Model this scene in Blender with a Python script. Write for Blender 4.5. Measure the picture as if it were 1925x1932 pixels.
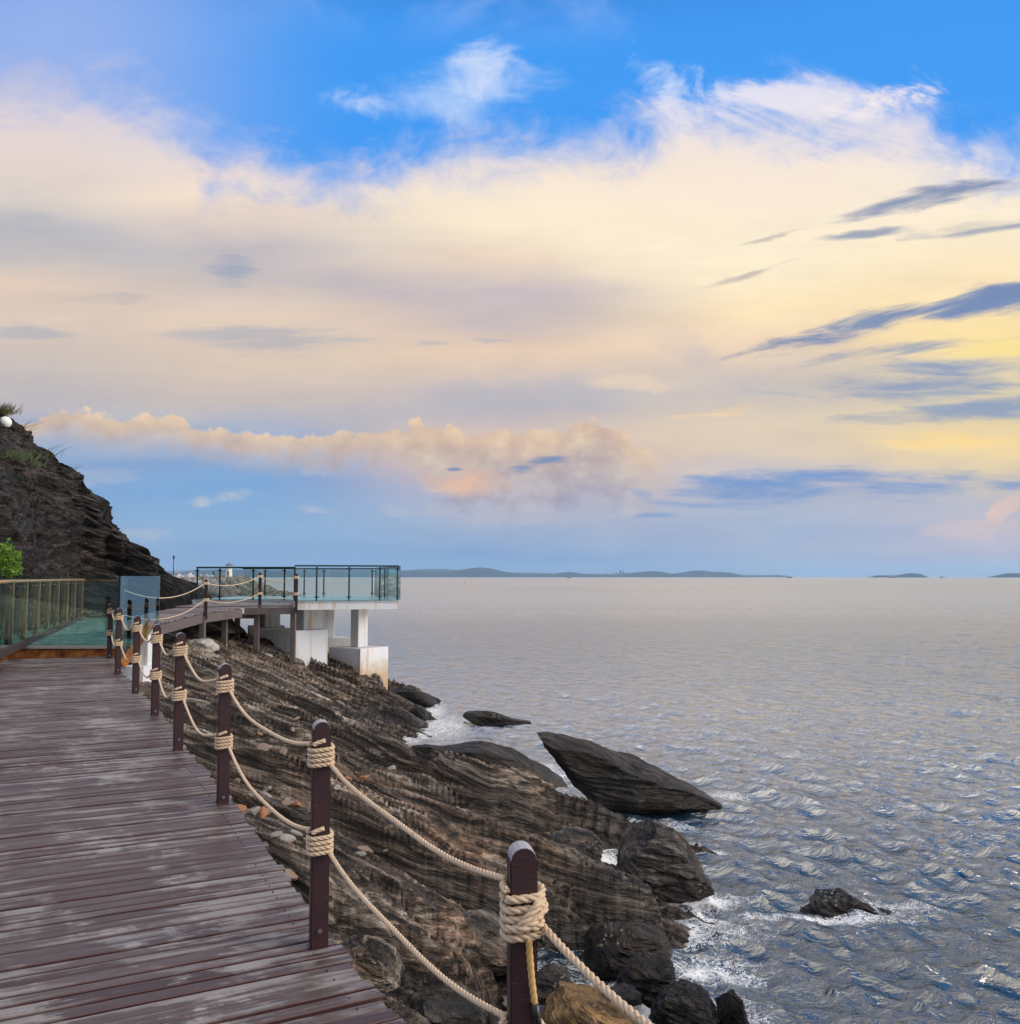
import bpy, bmesh, math, random
import numpy as np
from mathutils import Vector, Matrix
R = math.radians
random.seed(7)
for _o in list(bpy.data.objects): bpy.data.objects.remove(_o)
SC = bpy.context.scene
COL = SC.collection
# ------------------------------------------------------------------ camera
CAMZ = 4.2
PITCH = R(4.0)
FPX = 1750.0
cam_d = bpy.data.cameras.new('camera')
cam = bpy.data.objects.new('camera', cam_d); COL.objects.link(cam)
cam.location = (0, 0, CAMZ); cam.rotation_euler = (R(90) + PITCH, 0, 0)
cam_d.sensor_fit = 'HORIZONTAL'; cam_d.sensor_width = 36.0; cam_d.lens = 36.0 * FPX / 1925.0
cam_d.clip_start = 0.05; cam_d.clip_end = 60000
SC.camera = cam
SC.view_settings.view_transform = 'Standard'; SC.view_settings.look = 'None'
SC.view_settings.exposure = 0.10; SC.view_settings.gamma = 1.0
SC.view_settings.use_curve_mapping = False
SC.cycles.max_bounces = 8; SC.cycles.transparent_max_bounces = 24
SC.cycles.volume_bounces = 1
SC.cycles.use_denoising = True
SC.cycles.sample_clamp_indirect = 4.0

def pdir(px, py):
    cx = (px - 962.5) / FPX; cy = (966 - py) / FPX
    return (cx, math.cos(PITCH) - math.sin(PITCH) * cy, math.sin(PITCH) + math.cos(PITCH) * cy)
def uv(px, py):
    d = pdir(px, py); return d[0] / d[1], d[2] / d[1]
def at(px, py, Y):
    u, v = uv(px, py); return Vector((u * Y, Y, CAMZ + v * Y))
def atz(px, py, z):
    u, v = uv(px, py); Y = (z - CAMZ) / v; return Vector((u * Y, Y, z))

# ------------------------------------------------------------------ node helpers
class NT:
    def __init__(s, tree): s.t = tree
    def n(s, kind, **kw):
        nd = s.t.nodes.new(kind)
        for k, v in kw.items(): setattr(nd, k, v)
        return nd
    def link(s, a, b): s.t.links.new(a, b)
    def setin(s, sock, v):
        if isinstance(v, bpy.types.NodeSocket): s.link(v, sock)
        elif v is not None: sock.default_value = v
    def math(s, op, a, b=None, c=None, clamp=False):
        nd = s.n('ShaderNodeMath', operation=op, use_clamp=clamp)
        s.setin(nd.inputs[0], a)
        if b is not None: s.setin(nd.inputs[1], b)
        if c is not None: s.setin(nd.inputs[2], c)
        return nd.outputs[0]
    def vmath(s, op, a, b=None):
        nd = s.n('ShaderNodeVectorMath', operation=op)
        s.setin(nd.inputs[0], a)
        if b is not None: s.setin(nd.inputs[1], b)
        return nd.outputs['Value'] if op in ('DOT_PRODUCT', 'LENGTH', 'DISTANCE') else nd.outputs[0]
    def comb(s, x, y, z=0.0):
        nd = s.n('ShaderNodeCombineXYZ')
        for i, v in enumerate((x, y, z)): s.setin(nd.inputs[i], v)
        return nd.outputs[0]
    def sep(s, v):
        nd = s.n('ShaderNodeSeparateXYZ'); s.setin(nd.inputs[0], v); return nd.outputs
    def mix(s, f, a, b, blend='MIX'):
        nd = s.n('ShaderNodeMix', data_type='RGBA', blend_type=blend)
        s.setin(nd.inputs[0], f)
        s.setin(nd.inputs[6], a if not isinstance(a, tuple) else tuple(a) + (1,) * (4 - len(a)))
        s.setin(nd.inputs[7], b if not isinstance(b, tuple) else tuple(b) + (1,) * (4 - len(b)))
        return nd.outputs[2]
    def noise(s, vec, scale, detail=4, rough=.5, dist=0.0, col=False, lac=2.0):
        nd = s.n('ShaderNodeTexNoise'); s.setin(nd.inputs['Vector'], vec)
        nd.inputs['Scale'].default_value = scale; nd.inputs['Detail'].default_value = detail
        nd.inputs['Roughness'].default_value = rough; nd.inputs['Distortion'].default_value = dist
        nd.inputs['Lacunarity'].default_value = lac
        return nd.outputs['Color' if col else 'Fac']
    def ramp(s, f, stops, interp='LINEAR'):
        nd = s.n('ShaderNodeValToRGB'); cr = nd.color_ramp; cr.interpolation = interp
        s.setin(nd.inputs[0], f)
        while len(cr.elements) > 1: cr.elements.remove(cr.elements[-1])
        for i, (p, c) in enumerate(stops):
            if not isinstance(c, (tuple, list)): c = (c, c, c)
            e = cr.elements[0] if i == 0 else cr.elements.new(p)
            e.position = p; e.color = tuple(c) + (1,)
        return nd.outputs[0]
    def smooth(s, x, a, b):
        nd = s.n('ShaderNodeMapRange', interpolation_type='SMOOTHSTEP')
        s.setin(nd.inputs[0], x); nd.inputs[1].default_value = a; nd.inputs[2].default_value = b
        return nd.outputs[0]
    def bump(s, h, strength, dist, nrm=None):
        nd = s.n('ShaderNodeBump'); s.setin(nd.inputs['Height'], h)
        nd.inputs['Strength'].default_value = strength; nd.inputs['Distance'].default_value = dist
        if nrm is not None: s.link(nrm, nd.inputs['Normal'])
        return nd.outputs[0]
def lin(c):
    return tuple(((v / 255) / 12.92 if v / 255 <= .04045 else ((v / 255 + .055) / 1.055) ** 2.4) for v in c)

# ------------------------------------------------------------------ world: evening sky with clouds
SUN_EL, SUN_AZ = R(26), R(98)          # azimuth measured from +Y towards +X
W = bpy.data.worlds.new('World'); SC.world = W; W.use_nodes = True
wt = NT(W.node_tree); W.node_tree.nodes.clear()
def build_world():
    g = wt.n('ShaderNodeTexCoord').outputs['Generated']
    X, Y, Z = wt.sep(g)
    ay = wt.math('MAXIMUM', wt.math('ABSOLUTE', Y), .12)
    u0 = wt.math('DIVIDE', X, ay); v0 = wt.math('DIVIDE', Z, ay)
    # cloud texture space: u, v plane (sky seen far away)
    base = wt.comb(u0, v0, 0.0)
    wl = wt.noise(wt.comb(wt.math('MULTIPLY', u0, 1.6), wt.math('MULTIPLY', v0, 4.5), .3), 1.6, 6, .55, .3, col=True)
    wx, wy, wz = wt.sep(wl)
    fine = wt.noise(wt.comb(wt.math('MULTIPLY', u0, 5.0), wt.math('MULTIPLY', v0, 14.0), 2.3), 1.5, 8, .6, .5)
    du = wt.math('MULTIPLY', wt.math('SUBTRACT', wx, .5), .10)
    dv = wt.math('ADD', wt.math('MULTIPLY', wt.math('SUBTRACT', wy, .5), .055), wt.math('MULTIPLY', wt.math('SUBTRACT', fine, .5), .016))
    u = wt.math('ADD', u0, du); v = wt.math('ADD', v0, dv)
    H0 = uv(962, 1088)[1]
    VM = .70
    def vv(py): return uv(962, py)[1] / VM
    cols = {
     0: [(0,(160,180,228)),(120,(190,192,220)),(200,(226,212,214)),(300,(230,213,204)),(390,(216,205,197)),(440,(188,186,190)),(490,(200,192,188)),(530,(228,204,184)),(600,(222,202,184)),(690,(202,189,181)),(770,(188,182,186)),(830,(150,168,198)),(920,(122,161,208)),(1000,(143,170,202)),(1050,(135,165,205)),(1088,(128,163,205))],
     480: [(0,(150,180,235)),(200,(215,215,228)),(300,(236,220,214)),(360,(250,228,204)),(420,(226,208,196)),(470,(196,188,190)),(530,(204,192,187)),(590,(227,204,184)),(690,(220,199,180)),(755,(203,189,181)),(820,(160,174,200)),(870,(130,164,207)),(930,(122,163,211)),(1000,(134,170,210)),(1050,(128,163,206)),(1088,(120,158,205))],
     960: [(0,(170,195,240)),(220,(226,220,228)),(330,(251,232,212)),(430,(255,239,208)),(490,(240,216,192)),(550,(200,187,190)),(600,(210,192,184)),(650,(232,205,178)),(720,(208,191,184)),(765,(184,180,188)),(815,(214,190,178)),(870,(222,185,168)),(930,(186,178,192)),(990,(158,172,200)),(1045,(128,158,202)),(1088,(122,160,207))],
     1440: [(0,(190,205,242)),(200,(232,226,232)),(300,(249,232,218)),(400,(253,236,211)),(500,(255,239,205)),(580,(255,231,188)),(640,(244,216,184)),(700,(216,199,184)),(740,(206,194,186)),(800,(226,206,180)),(860,(220,200,180)),(910,(190,186,196)),(970,(168,179,203)),(1040,(162,174,203)),(1088,(142,168,205))],
     1925: [(0,(190,205,242)),(250,(236,226,230)),(340,(251,236,216)),(450,(253,236,204)),(550,(253,228,182)),(640,(255,227,158)),(700,(232,212,170)),(770,(226,208,168)),(840,(250,220,156)),(885,(222,202,170)),(940,(182,180,195)),(1000,(192,181,193)),(1050,(168,171,196)),(1088,(145,165,200))]}
    vn = wt.math('DIVIDE', v, VM, clamp=True)
    prev = None; pu = None
    for px in (0, 480, 960, 1440, 1925):
        st = sorted([(min(max(vv(py), 0), 1), lin(c)) for py, c in cols[px]])
        c = wt.ramp(vn, st)
        uu = uv(px, 700)[0]
        if prev is None: prev, pu = c, uu; continue
        prev = wt.mix(wt.smooth(u, pu, uu), prev, c); pu = uu
    cloud = prev
    # blue part
    blue = wt.mix(wt.smooth(u, uv(60, 100)[0], uv(700, 100)[0]), lin((150,178,235)), lin((72,156,243)))
    blue = wt.mix(wt.smooth(wt.math('ADD', v0, wt.math('MULTIPLY', wt.math('SUBTRACT', wx, .5), .25)), .55, .95), blue, lin((60,130,225)))
    nish = wt.n('ShaderNodeTexSky', sky_type='NISHITA', sun_disc=False)
    nish.sun_elevation = SUN_EL; nish.sun_rotation = SUN_AZ
    # sheet boundary height as a function of u
    bp = [(-300,110),(0,125),(180,150),(300,185),(380,225),(460,275),(560,302),(700,268),(850,262),(1000,260),(1150,225),(1250,180),(1400,175),(1600,170),(1730,185),(1790,250),(1925,262),(2300,240)]
    u_lo, u_hi = -.85, .85
    st = []
    for px, py in bp:
        a, b = uv(px, py)
        st.append(((a - u_lo) / (u_hi - u_lo), b / 1.0))
    un = wt.math('DIVIDE', wt.math('SUBTRACT', wt.math('ADD', u, wt.math('MULTIPLY', du, .8)), u_lo), u_hi - u_lo, clamp=True)
    bnd = wt.ramp(un, [(min(max(p, 0), 1), b) for p, b in st], 'B_SPLINE')
    wisp = wt.noise(wt.comb(wt.math('ADD', u0, wt.math('MULTIPLY', v0, .5)), wt.math('MULTIPLY', v0, 1.6), 7.7), 5.0, 10, .62, .9)
    wisp2 = wt.noise(wt.comb(u0, wt.math('MULTIPLY', v0, 1.4), 3.1), 13.0, 8, .65, .6)
    dd = wt.math('SUBTRACT', bnd, v0)
    dd = wt.math('ADD', dd, wt.math('MULTIPLY', wt.math('SUBTRACT', wisp, .5), .17))
    dd = wt.math('ADD', dd, wt.math('MULTIPLY', wt.math('SUBTRACT', wisp2, .5), .13))
    sheet = wt.smooth(dd, -.03, .085)
    # behind/overhead: scattered cloud
    up = wt.smooth(v0, .72, 1.4)
    upn = wt.smooth(wt.noise(g, 2.6, 6, .6, .4), .42, .62)
    sheet = wt.math('MAXIMUM', sheet, wt.math('MULTIPLY', up, wt.math('MULTIPLY', upn, .8)))
    col = wt.mix(sheet, blue, cloud)
    streak = wt.noise(wt.comb(wt.math('SUBTRACT', wt.math('MULTIPLY', u0, 2.2), wt.math('MULTIPLY', v0, 1.0)), wt.math('SUBTRACT', wt.math('MULTIPLY', v0, 13.0), wt.math('MULTIPLY', u0, 2.2)), 5.5), 3.2, 9, .62, .5)
    streakh = wt.noise(wt.comb(wt.math('MULTIPLY', u0, 2.0), wt.math('MULTIPLY', v0, 14.0), 9.5), 3.0, 9, .62, .4)
    puff = wt.noise(wt.comb(u0, wt.math('MULTIPLY', v0, 1.5), 1.5), 22.0, 8, .6, .3)
    def elem(cx, cy, rx, ry, ang, c, op, nz, k=1.2, lo=0., hi=.6, warped=True):
        nonlocal col
        a, b = uv(cx, cy); rx /= FPX; ry /= FPX; ca, sa = math.cos(R(ang)), math.sin(R(ang))
        uu = wt.math('SUBTRACT', u if warped else u0, a); vv_ = wt.math('SUBTRACT', v if warped else v0, b)
        p = wt.math('DIVIDE', wt.math('ADD', wt.math('MULTIPLY', uu, ca), wt.math('MULTIPLY', vv_, sa)), rx)
        q = wt.math('DIVIDE', wt.math('SUBTRACT', wt.math('MULTIPLY', vv_, ca), wt.math('MULTIPLY', uu, sa)), ry)
        r2 = wt.math('ADD', wt.math('MULTIPLY', p, p), wt.math('MULTIPLY', q, q))
        m = wt.math('SUBTRACT', 1.0, wt.math('POWER', r2, .7))
        if nz is not None: m = wt.math('ADD', m, wt.math('MULTIPLY', wt.math('SUBTRACT', nz, .52), k * 4.6))
        m = wt.math('MULTIPLY', wt.smooth(m, lo, hi + .22), wt.math('MULTIPLY', wt.smooth(r2, 2.6, .8), op))
        col = wt.mix(m, col, lin(c))
    # high wisps in the blue
    elem(830, 172, 230, 62, 6, (196,218,252), .75, wisp, 1.1, -.35, 1.5)
    elem(905, 150, 80, 62, 20, (222,232,252), .75, wisp2, 1.2, -.3, 1.6)
    elem(690, 182, 75, 36, 0, (215,228,252), .75, wisp2, 1.2, -.3, 1.6)
    elem(1265, 155, 115, 52, -30, (222,231,250), .85, wisp2, 1.3, -.2, 1.5)
    elem(1450, 190, 280, 60, 6, (238,232,240), .85, wisp, 1.5, .0, 1.2)
    elem(1660, 200, 110, 45, 25, (252,238,235), .95, wisp2, 1.1, .0, 1.0)
    elem(1600, 275, 180, 34, 8, (120,170,242), .65, wisp2, 1.5, .1, 1.2)
    elem(1330, 345, 420, 60, 3, (252,234,214), .6, None, 0, 0, .9)
    # soft lavender shade bands and glow in the sheet
    elem(700, 545, 420, 42, -12, (192,183,190), .55, wisp, .5, 0, 1.1)
    elem(190, 450, 330, 40, -12, (186,185,190), .6, wisp, .5, 0, 1.1)
    elem(1250, 455, 420, 110, 0, (255,241,209), .65, None, 0, 0, 1.0)
    elem(1000, 735, 290, 50, 0, (178,177,188), .6, wisp, .6, 0, 1.1)
    elem(1330, 680, 140, 55, -25, (192,186,190), .55, wisp, .9, 0, 1.0)
    elem(470, 505, 55, 36, 10, (150,160,182), .75, streakh, 1.2, -.3, 1.0)
    elem(510, 640, 210, 24, 0, (172,172,182), .75, streakh, 1.2, -.3, 1.0)
    elem(60, 625, 100, 20, 0, (168,170,182), .65, streakh, 1.2, 0, .9)
    elem(820, 636, 60, 10, 0, (175,175,185), .6, streakh, 1., 0, .8)
    elem(945, 628, 60, 9, 0, (165,170,185), .7, streakh, .8, 0, .8)
    elem(140, 560, 130, 14, 0, (184,176,177), .6, streakh, 1.4, -.2, .9)
    elem(1215, 722, 130, 22, -8, (232,208,182), .7, puff, .6, 0, .6)
    # lower cumulus bank: a billowing crest line, lit at the edge
    cp = [(-400,790),(0,778),(60,768),(120,752),(200,772),(290,764),(380,782),(470,798),(600,806),(680,796),(760,790),(850,786),(870,797),(930,790),(1000,788),(1050,794),(1085,778),(1120,776),(1145,784),(1172,796),(1195,822),(1230,842),(1280,880),(1350,930),(1500,1000),(2300,1080)]
    st = [((uv(px, py)[0] - u_lo) / (u_hi - u_lo), uv(px, py)[1] / .4) for px, py in cp]
    vb = wt.n('ShaderNodeTexVoronoi', feature='SMOOTH_F1'); wt.link(wt.comb(u0, wt.math('MULTIPLY', v0, 1.25), 0), vb.inputs['Vector'])
    vb.inputs['Scale'].default_value = 34; vb.inputs['Smoothness'].default_value = .35; vb.inputs['Detail'].default_value = 2.5; vb.inputs['Roughness'].default_value = .55
    bil = vb.outputs['Distance']
    uq = wt.math('DIVIDE', wt.math('SUBTRACT', wt.math('ADD', u0, wt.math('MULTIPLY', wt.math('SUBTRACT', puff, .5), .012)), u_lo), u_hi - u_lo, clamp=True)
    cb = wt.math('MULTIPLY', wt.ramp(uq, [(min(max(p, 0), 1), b) for p, b in st]), .4)
    t = wt.math('SUBTRACT', cb, v0)
    t = wt.math('SUBTRACT', t, wt.math('MULTIPLY_ADD', bil, .016, -.006))
    t = wt.math('ADD', t, wt.math('ADD', wt.math('MULTIPLY', wt.math('SUBTRACT', puff, .5), .02), wt.math('MULTIPLY', wt.math('SUBTRACT', wisp2, .5), .035)))
    lit = wt.ramp(wt.math('MULTIPLY', t, 10, clamp=True), [(0, lin((255,226,184))), (.05, lin((252,218,170))), (.16, lin((240,208,168))), (.40, lin((224,204,180))), (1, lin((190,193,203)))])
    shade = wt.math('MULTIPLY_ADD', bil, -.34, 1.09)
    lit = wt.mix(1, lit, wt.comb(shade, shade, wt.math('MULTIPLY_ADD', bil, -.16, 1.05)), 'MULTIPLY')
    tow = wt.math('MULTIPLY', wt.smooth(u0, uv(740, 900)[0], uv(880, 900)[0]), wt.smooth(u0, uv(1300, 900)[0], uv(1160, 900)[0]))
    dep = wt.math('MULTIPLY_ADD', tow, .06, .022)
    al = wt.math('MULTIPLY', wt.smooth(t, -.001, .0045), wt.smooth(wt.math('SUBTRACT', t, dep), .03, -.012))
    al = wt.math('MULTIPLY', al, wt.smooth(u0, uv(1290, 900)[0], uv(1165, 900)[0]))
    col = wt.mix(wt.math('MULTIPLY', al, .88), col, lit)
    elem(380, 862, 330, 24, -4, (165,176,200), .5, wisp2, .7, 0, 1.0)
    elem(890, 912, 95, 34, 0, (246,194,152), .9, puff, .5, -.2, 1.2)
    elem(940, 965, 210, 26, 0, (184,186,198), .6, puff, .8, 0, .7)
    elem(1050, 872, 66, 17, 12, (112,136,176), .95, streakh, 1.0, -.1, .7)
    elem(1018, 888, 34, 13, 0, (112,138,180), .85, streakh, 1.0, -.1, .7)
    elem(880, 883, 22, 4, 0, (130,140,170), .9, None, 0, 0, .5)
    elem(605, 905, 48, 13, 0, (186,192,206), .8, puff, 1.2, -.2, 1.0)
    elem(425, 944, 78, 10, 2, (186,190,200), .85, puff, 1.0, -.2, 1.0)
    elem(590, 975, 60, 9, -3, (170,182,204), .7, puff, .7, 0, .6)
    elem(190, 890, 75, 18, 0, (160,177,206), .7, puff, 1.2, -.2, 1.)
    elem(265, 1000, 70, 16, 0, (168,178,200), .6, puff, .7, 0, .6)
    # right hand stratus streaks
    elem(1830, 368, 300, 20, 8, (128,143,176), .95, streak, 1.0, -.25, .9)
    elem(1640, 437, 120, 12, 2, (146,155,177), .9, streak, 1.0, -.25, .9)
    elem(1850, 437, 150, 22, 5, (146,155,177), .85, streak, 1.1, -.2, .9)
    elem(1700, 604, 290, 22, 13, (120,139,177), .95, streak, 1.0, -.25, .85)
    elem(1860, 575, 170, 30, 9, (116,136,177), .95, streak, .9, -.2, .8)
    elem(1500, 643, 110, 10, 12, (135,147,174), .9, streak, 1.0, -.2, .8)
    elem(1410, 506, 100, 8, 14, (192,177,170), .8, streak, 1.1, -.2, .8)
    elem(1450, 435, 70, 5, 14, (200,184,176), .8, streak, 1., -.2, .8)
    elem(1730, 665, 210, 18, 8, (150,158,180), .85, streak, 1.1, -.2, .9)
    elem(1740, 730, 330, 44, 3, (132,150,184), .9, streakh, 1.0, -.2, 1.0)
    elem(1840, 785, 260, 20, 3, (136,154,184), .9, streakh, 1.0, -.2, .9)
    elem(1780, 828, 250, 20, 0, (255,219,142), .8, streakh, .9, 0, .9)
    elem(1880, 660, 130, 22, 2, (255,228,142), .7, streakh, .9, 0, .9)
    elem(1400, 770, 130, 16, 4, (250,214,164), .7, streakh, .9, 0, .8)
    elem(1640, 912, 370, 32, 2, (100,141,200), .95, streakh, .9, -.3, .8)
    elem(1430, 930, 160, 32, -3, (112,148,200), .85, streakh, .9, -.3, .8)
    elem(1890, 905, 120, 16, 0, (112,146,196), .8, streakh, .8, 0, .7)
    elem(1230, 965, 60, 9, 0, (124,156,200), .8, streakh, .8, 0, .6)
    elem(1225, 925, 30, 10, 0, (150,165,196), .8, streakh, .9, 0, .6)
    elem(1640, 1000, 330, 26, 0, (150,168,202), .5, streakh, .9, 0, .8)
    elem(1890, 955, 60, 32, 30, (224,192,180), .85, puff, .6, 0, .35)
    elem(1850, 990, 130, 26, 0, (205,186,188), .7, puff, .6, 0, .6)
    elem(1010, 1050, 420, 20, 0, (120,155,202), .6, streakh, .7, 0, 1.)
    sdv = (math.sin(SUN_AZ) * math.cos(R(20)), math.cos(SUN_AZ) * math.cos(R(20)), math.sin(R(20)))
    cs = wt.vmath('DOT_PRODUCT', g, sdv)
    col = wt.mix(1.0, col, wt.mix(wt.smooth(cs, .86, .99), (1, 1, 1), (2.3, 2.0, 1.55)), 'MULTIPLY')  # glow around the sun, out of view, added to warm and brighten the scene
    zen = wt.mix(upn, (.75, .82, .98), (2.2, 1.95, 1.6))  # overhead sky out of view, brightened to light the ground
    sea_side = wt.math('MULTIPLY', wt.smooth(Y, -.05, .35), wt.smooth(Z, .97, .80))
    zen = wt.mix(sea_side, zen, wt.mix(wt.smooth(wt.noise(g, 3.4, 5, .6, .4), .50, .62), (.02, .085, .28), (1.3, 1.12, .88)))  # unseen seaward sky set dark blue with cream patches for water reflections
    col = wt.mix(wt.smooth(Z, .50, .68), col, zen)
    tx = wt.math('ADD', wt.math('MULTIPLY_ADD', wt.math('SUBTRACT', fine, .5), .22, 1.0), wt.math('MULTIPLY', wt.math('SUBTRACT', streakh, .5), .20))
    col = wt.mix(wt.smooth(Z, .45, .30), col, wt.mix(1.0, col, wt.comb(tx, tx, wt.math('MULTIPLY_ADD', wt.math('SUBTRACT', tx, 1), .6, 1.0)), 'MULTIPLY'))
    dark = wt.smooth(Z, -.02, -.25)
    col = wt.mix(dark, col, (.05, .08, .10))
    hs = wt.n('ShaderNodeHueSaturation'); hs.inputs['Saturation'].default_value = 1.02; hs.inputs['Value'].default_value = .98; wt.link(col, hs.inputs['Color']); col = hs.outputs[0]
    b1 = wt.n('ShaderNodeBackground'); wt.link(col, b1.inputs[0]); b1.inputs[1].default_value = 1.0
    b2 = wt.n('ShaderNodeBackground'); wt.link(nish.outputs[0], b2.inputs[0]); b2.inputs[1].default_value = .10
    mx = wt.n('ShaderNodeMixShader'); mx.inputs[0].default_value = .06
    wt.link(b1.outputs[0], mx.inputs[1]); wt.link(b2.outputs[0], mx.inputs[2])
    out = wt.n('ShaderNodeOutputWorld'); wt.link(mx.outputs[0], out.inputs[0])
build_world()
W.cycles.sampling_method = 'MANUAL'; W.cycles.sample_map_resolution = 512
sd = bpy.data.lights.new('sun', 'SUN'); sd.energy = 2.6; sd.angle = R(30); sd.color = (1.0, .86, .70)
so = bpy.data.objects.new('sun', sd); COL.objects.link(so)
sdir = Vector((math.sin(SUN_AZ) * math.cos(SUN_EL), math.cos(SUN_AZ) * math.cos(SUN_EL), math.sin(SUN_EL)))
so.rotation_euler = sdir.to_track_quat('Z', 'Y').to_euler(); so.location = (30, 10, 30)

# ------------------------------------------------------------------ numpy noise
def _hash(x, y, z, seed):
    h = (x.astype(np.uint32) * np.uint32(374761393)) ^ (y.astype(np.uint32) * np.uint32(668265263)) ^ (z.astype(np.uint32) * np.uint32(2246822519)) ^ np.uint32((seed * 3266489917) & 0xffffffff)
    h = (h ^ (h >> np.uint32(13))) * np.uint32(1274126177)
    return h ^ (h >> np.uint32(16))
_G = np.array([(1,1,0),(-1,1,0),(1,-1,0),(-1,-1,0),(1,0,1),(-1,0,1),(1,0,-1),(-1,0,-1),(0,1,1),(0,-1,1),(0,1,-1),(0,-1,-1),(1,1,0),(-1,1,0),(0,-1,1),(0,-1,-1)], dtype=np.float32)
def pn(x, y, z=0.0, seed=0):
    x = np.asarray(x, np.float32); y = np.asarray(y, np.float32); z = np.asarray(z, np.float32) + np.zeros_like(x)
    xi = np.floor(x); yi = np.floor(y); zi = np.floor(z)
    fx = x - xi; fy = y - yi; fz = z - zi
    xi = xi.astype(np.int64); yi = yi.astype(np.int64); zi = zi.astype(np.int64)
    ux = fx * fx * fx * (fx * (fx * 6 - 15) + 10); uy = fy * fy * fy * (fy * (fy * 6 - 15) + 10); uz = fz * fz * fz * (fz * (fz * 6 - 15) + 10)
    out = 0
    for dx in (0, 1):
        wx = ux if dx else 1 - ux
        for dy in (0, 1):
            wy = uy if dy else 1 - uy
            for dz in (0, 1):
                wz = uz if dz else 1 - uz
                g = _G[(_hash(xi + dx, yi + dy, zi + dz, seed) & np.uint32(15))]
                out = out + wx * wy * wz * (g[..., 0] * (fx - dx) + g[..., 1] * (fy - dy) + g[..., 2] * (fz - dz))
    return out            # about -1..1
def fbm(x, y, z=0.0, seed=0, oct=3, rough=.5):
    a = 1; s = 0; f = 1; t = 0
    for i in range(oct):
        s = s + a * pn(x * f, y * f, np.asarray(z) * f, seed + i * 17); t += a; a *= rough; f *= 2.03
    return s / t
def saw(t, e=.14):
    f = t - np.floor(t)
    return np.where(f < e, f / e, 1 - (f - e) / (1 - e))
def sstep(a, b, x):
    t = np.clip((x - a) / (b - a), 0, 1); return t * t * (3 - 2 * t)

# ------------------------------------------------------------------ object helpers
def tag(o, label=None, cat=None, group=None, kind=None):
    if label: o['label'] = label
    if cat: o['category'] = cat
    if group: o['group'] = group
    if kind: o['kind'] = kind
    return o
def empty(name, loc=(0, 0, 0), rz=0.0):
    o = bpy.data.objects.new(name, None); COL.objects.link(o); o.location = loc; o.rotation_euler = (0, 0, rz)
    o.empty_display_size = .2
    return o
def mesh_obj(name, verts, faces, mat, parent=None, smooth=False):
    me = bpy.data.meshes.new(name)
    verts = np.asarray(verts, np.float32)
    if isinstance(faces, np.ndarray):
        nf, k = faces.shape
        me.vertices.add(len(verts)); me.vertices.foreach_set('co', verts.ravel())
        me.loops.add(nf * k); me.loops.foreach_set('vertex_index', faces.astype(np.int32).ravel())
        me.polygons.add(nf); me.polygons.foreach_set('loop_start', np.arange(nf, dtype=np.int32) * k)
        me.update(calc_edges=True)
    else:
        me.from_pydata([tuple(map(float, v)) for v in verts], [], faces); me.update()
    if smooth: me.polygons.foreach_set('use_smooth', np.ones(len(me.polygons), bool))
    me.materials.append(mat)
    o = bpy.data.objects.new(name, me); COL.objects.link(o)
    if parent: o.parent = parent
    return o
def grid_faces(nr, nc, wrap=False):
    i = np.arange(nr - 1)[:, None]; j = np.arange(nc if wrap else nc - 1)[None, :]
    j2 = (j + 1) % nc
    a = i * nc + j; b = i * nc + j2; c = (i + 1) * nc + j2; d = (i + 1) * nc + j
    return np.stack([a, b, c, d], -1).reshape(-1, 4)
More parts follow.
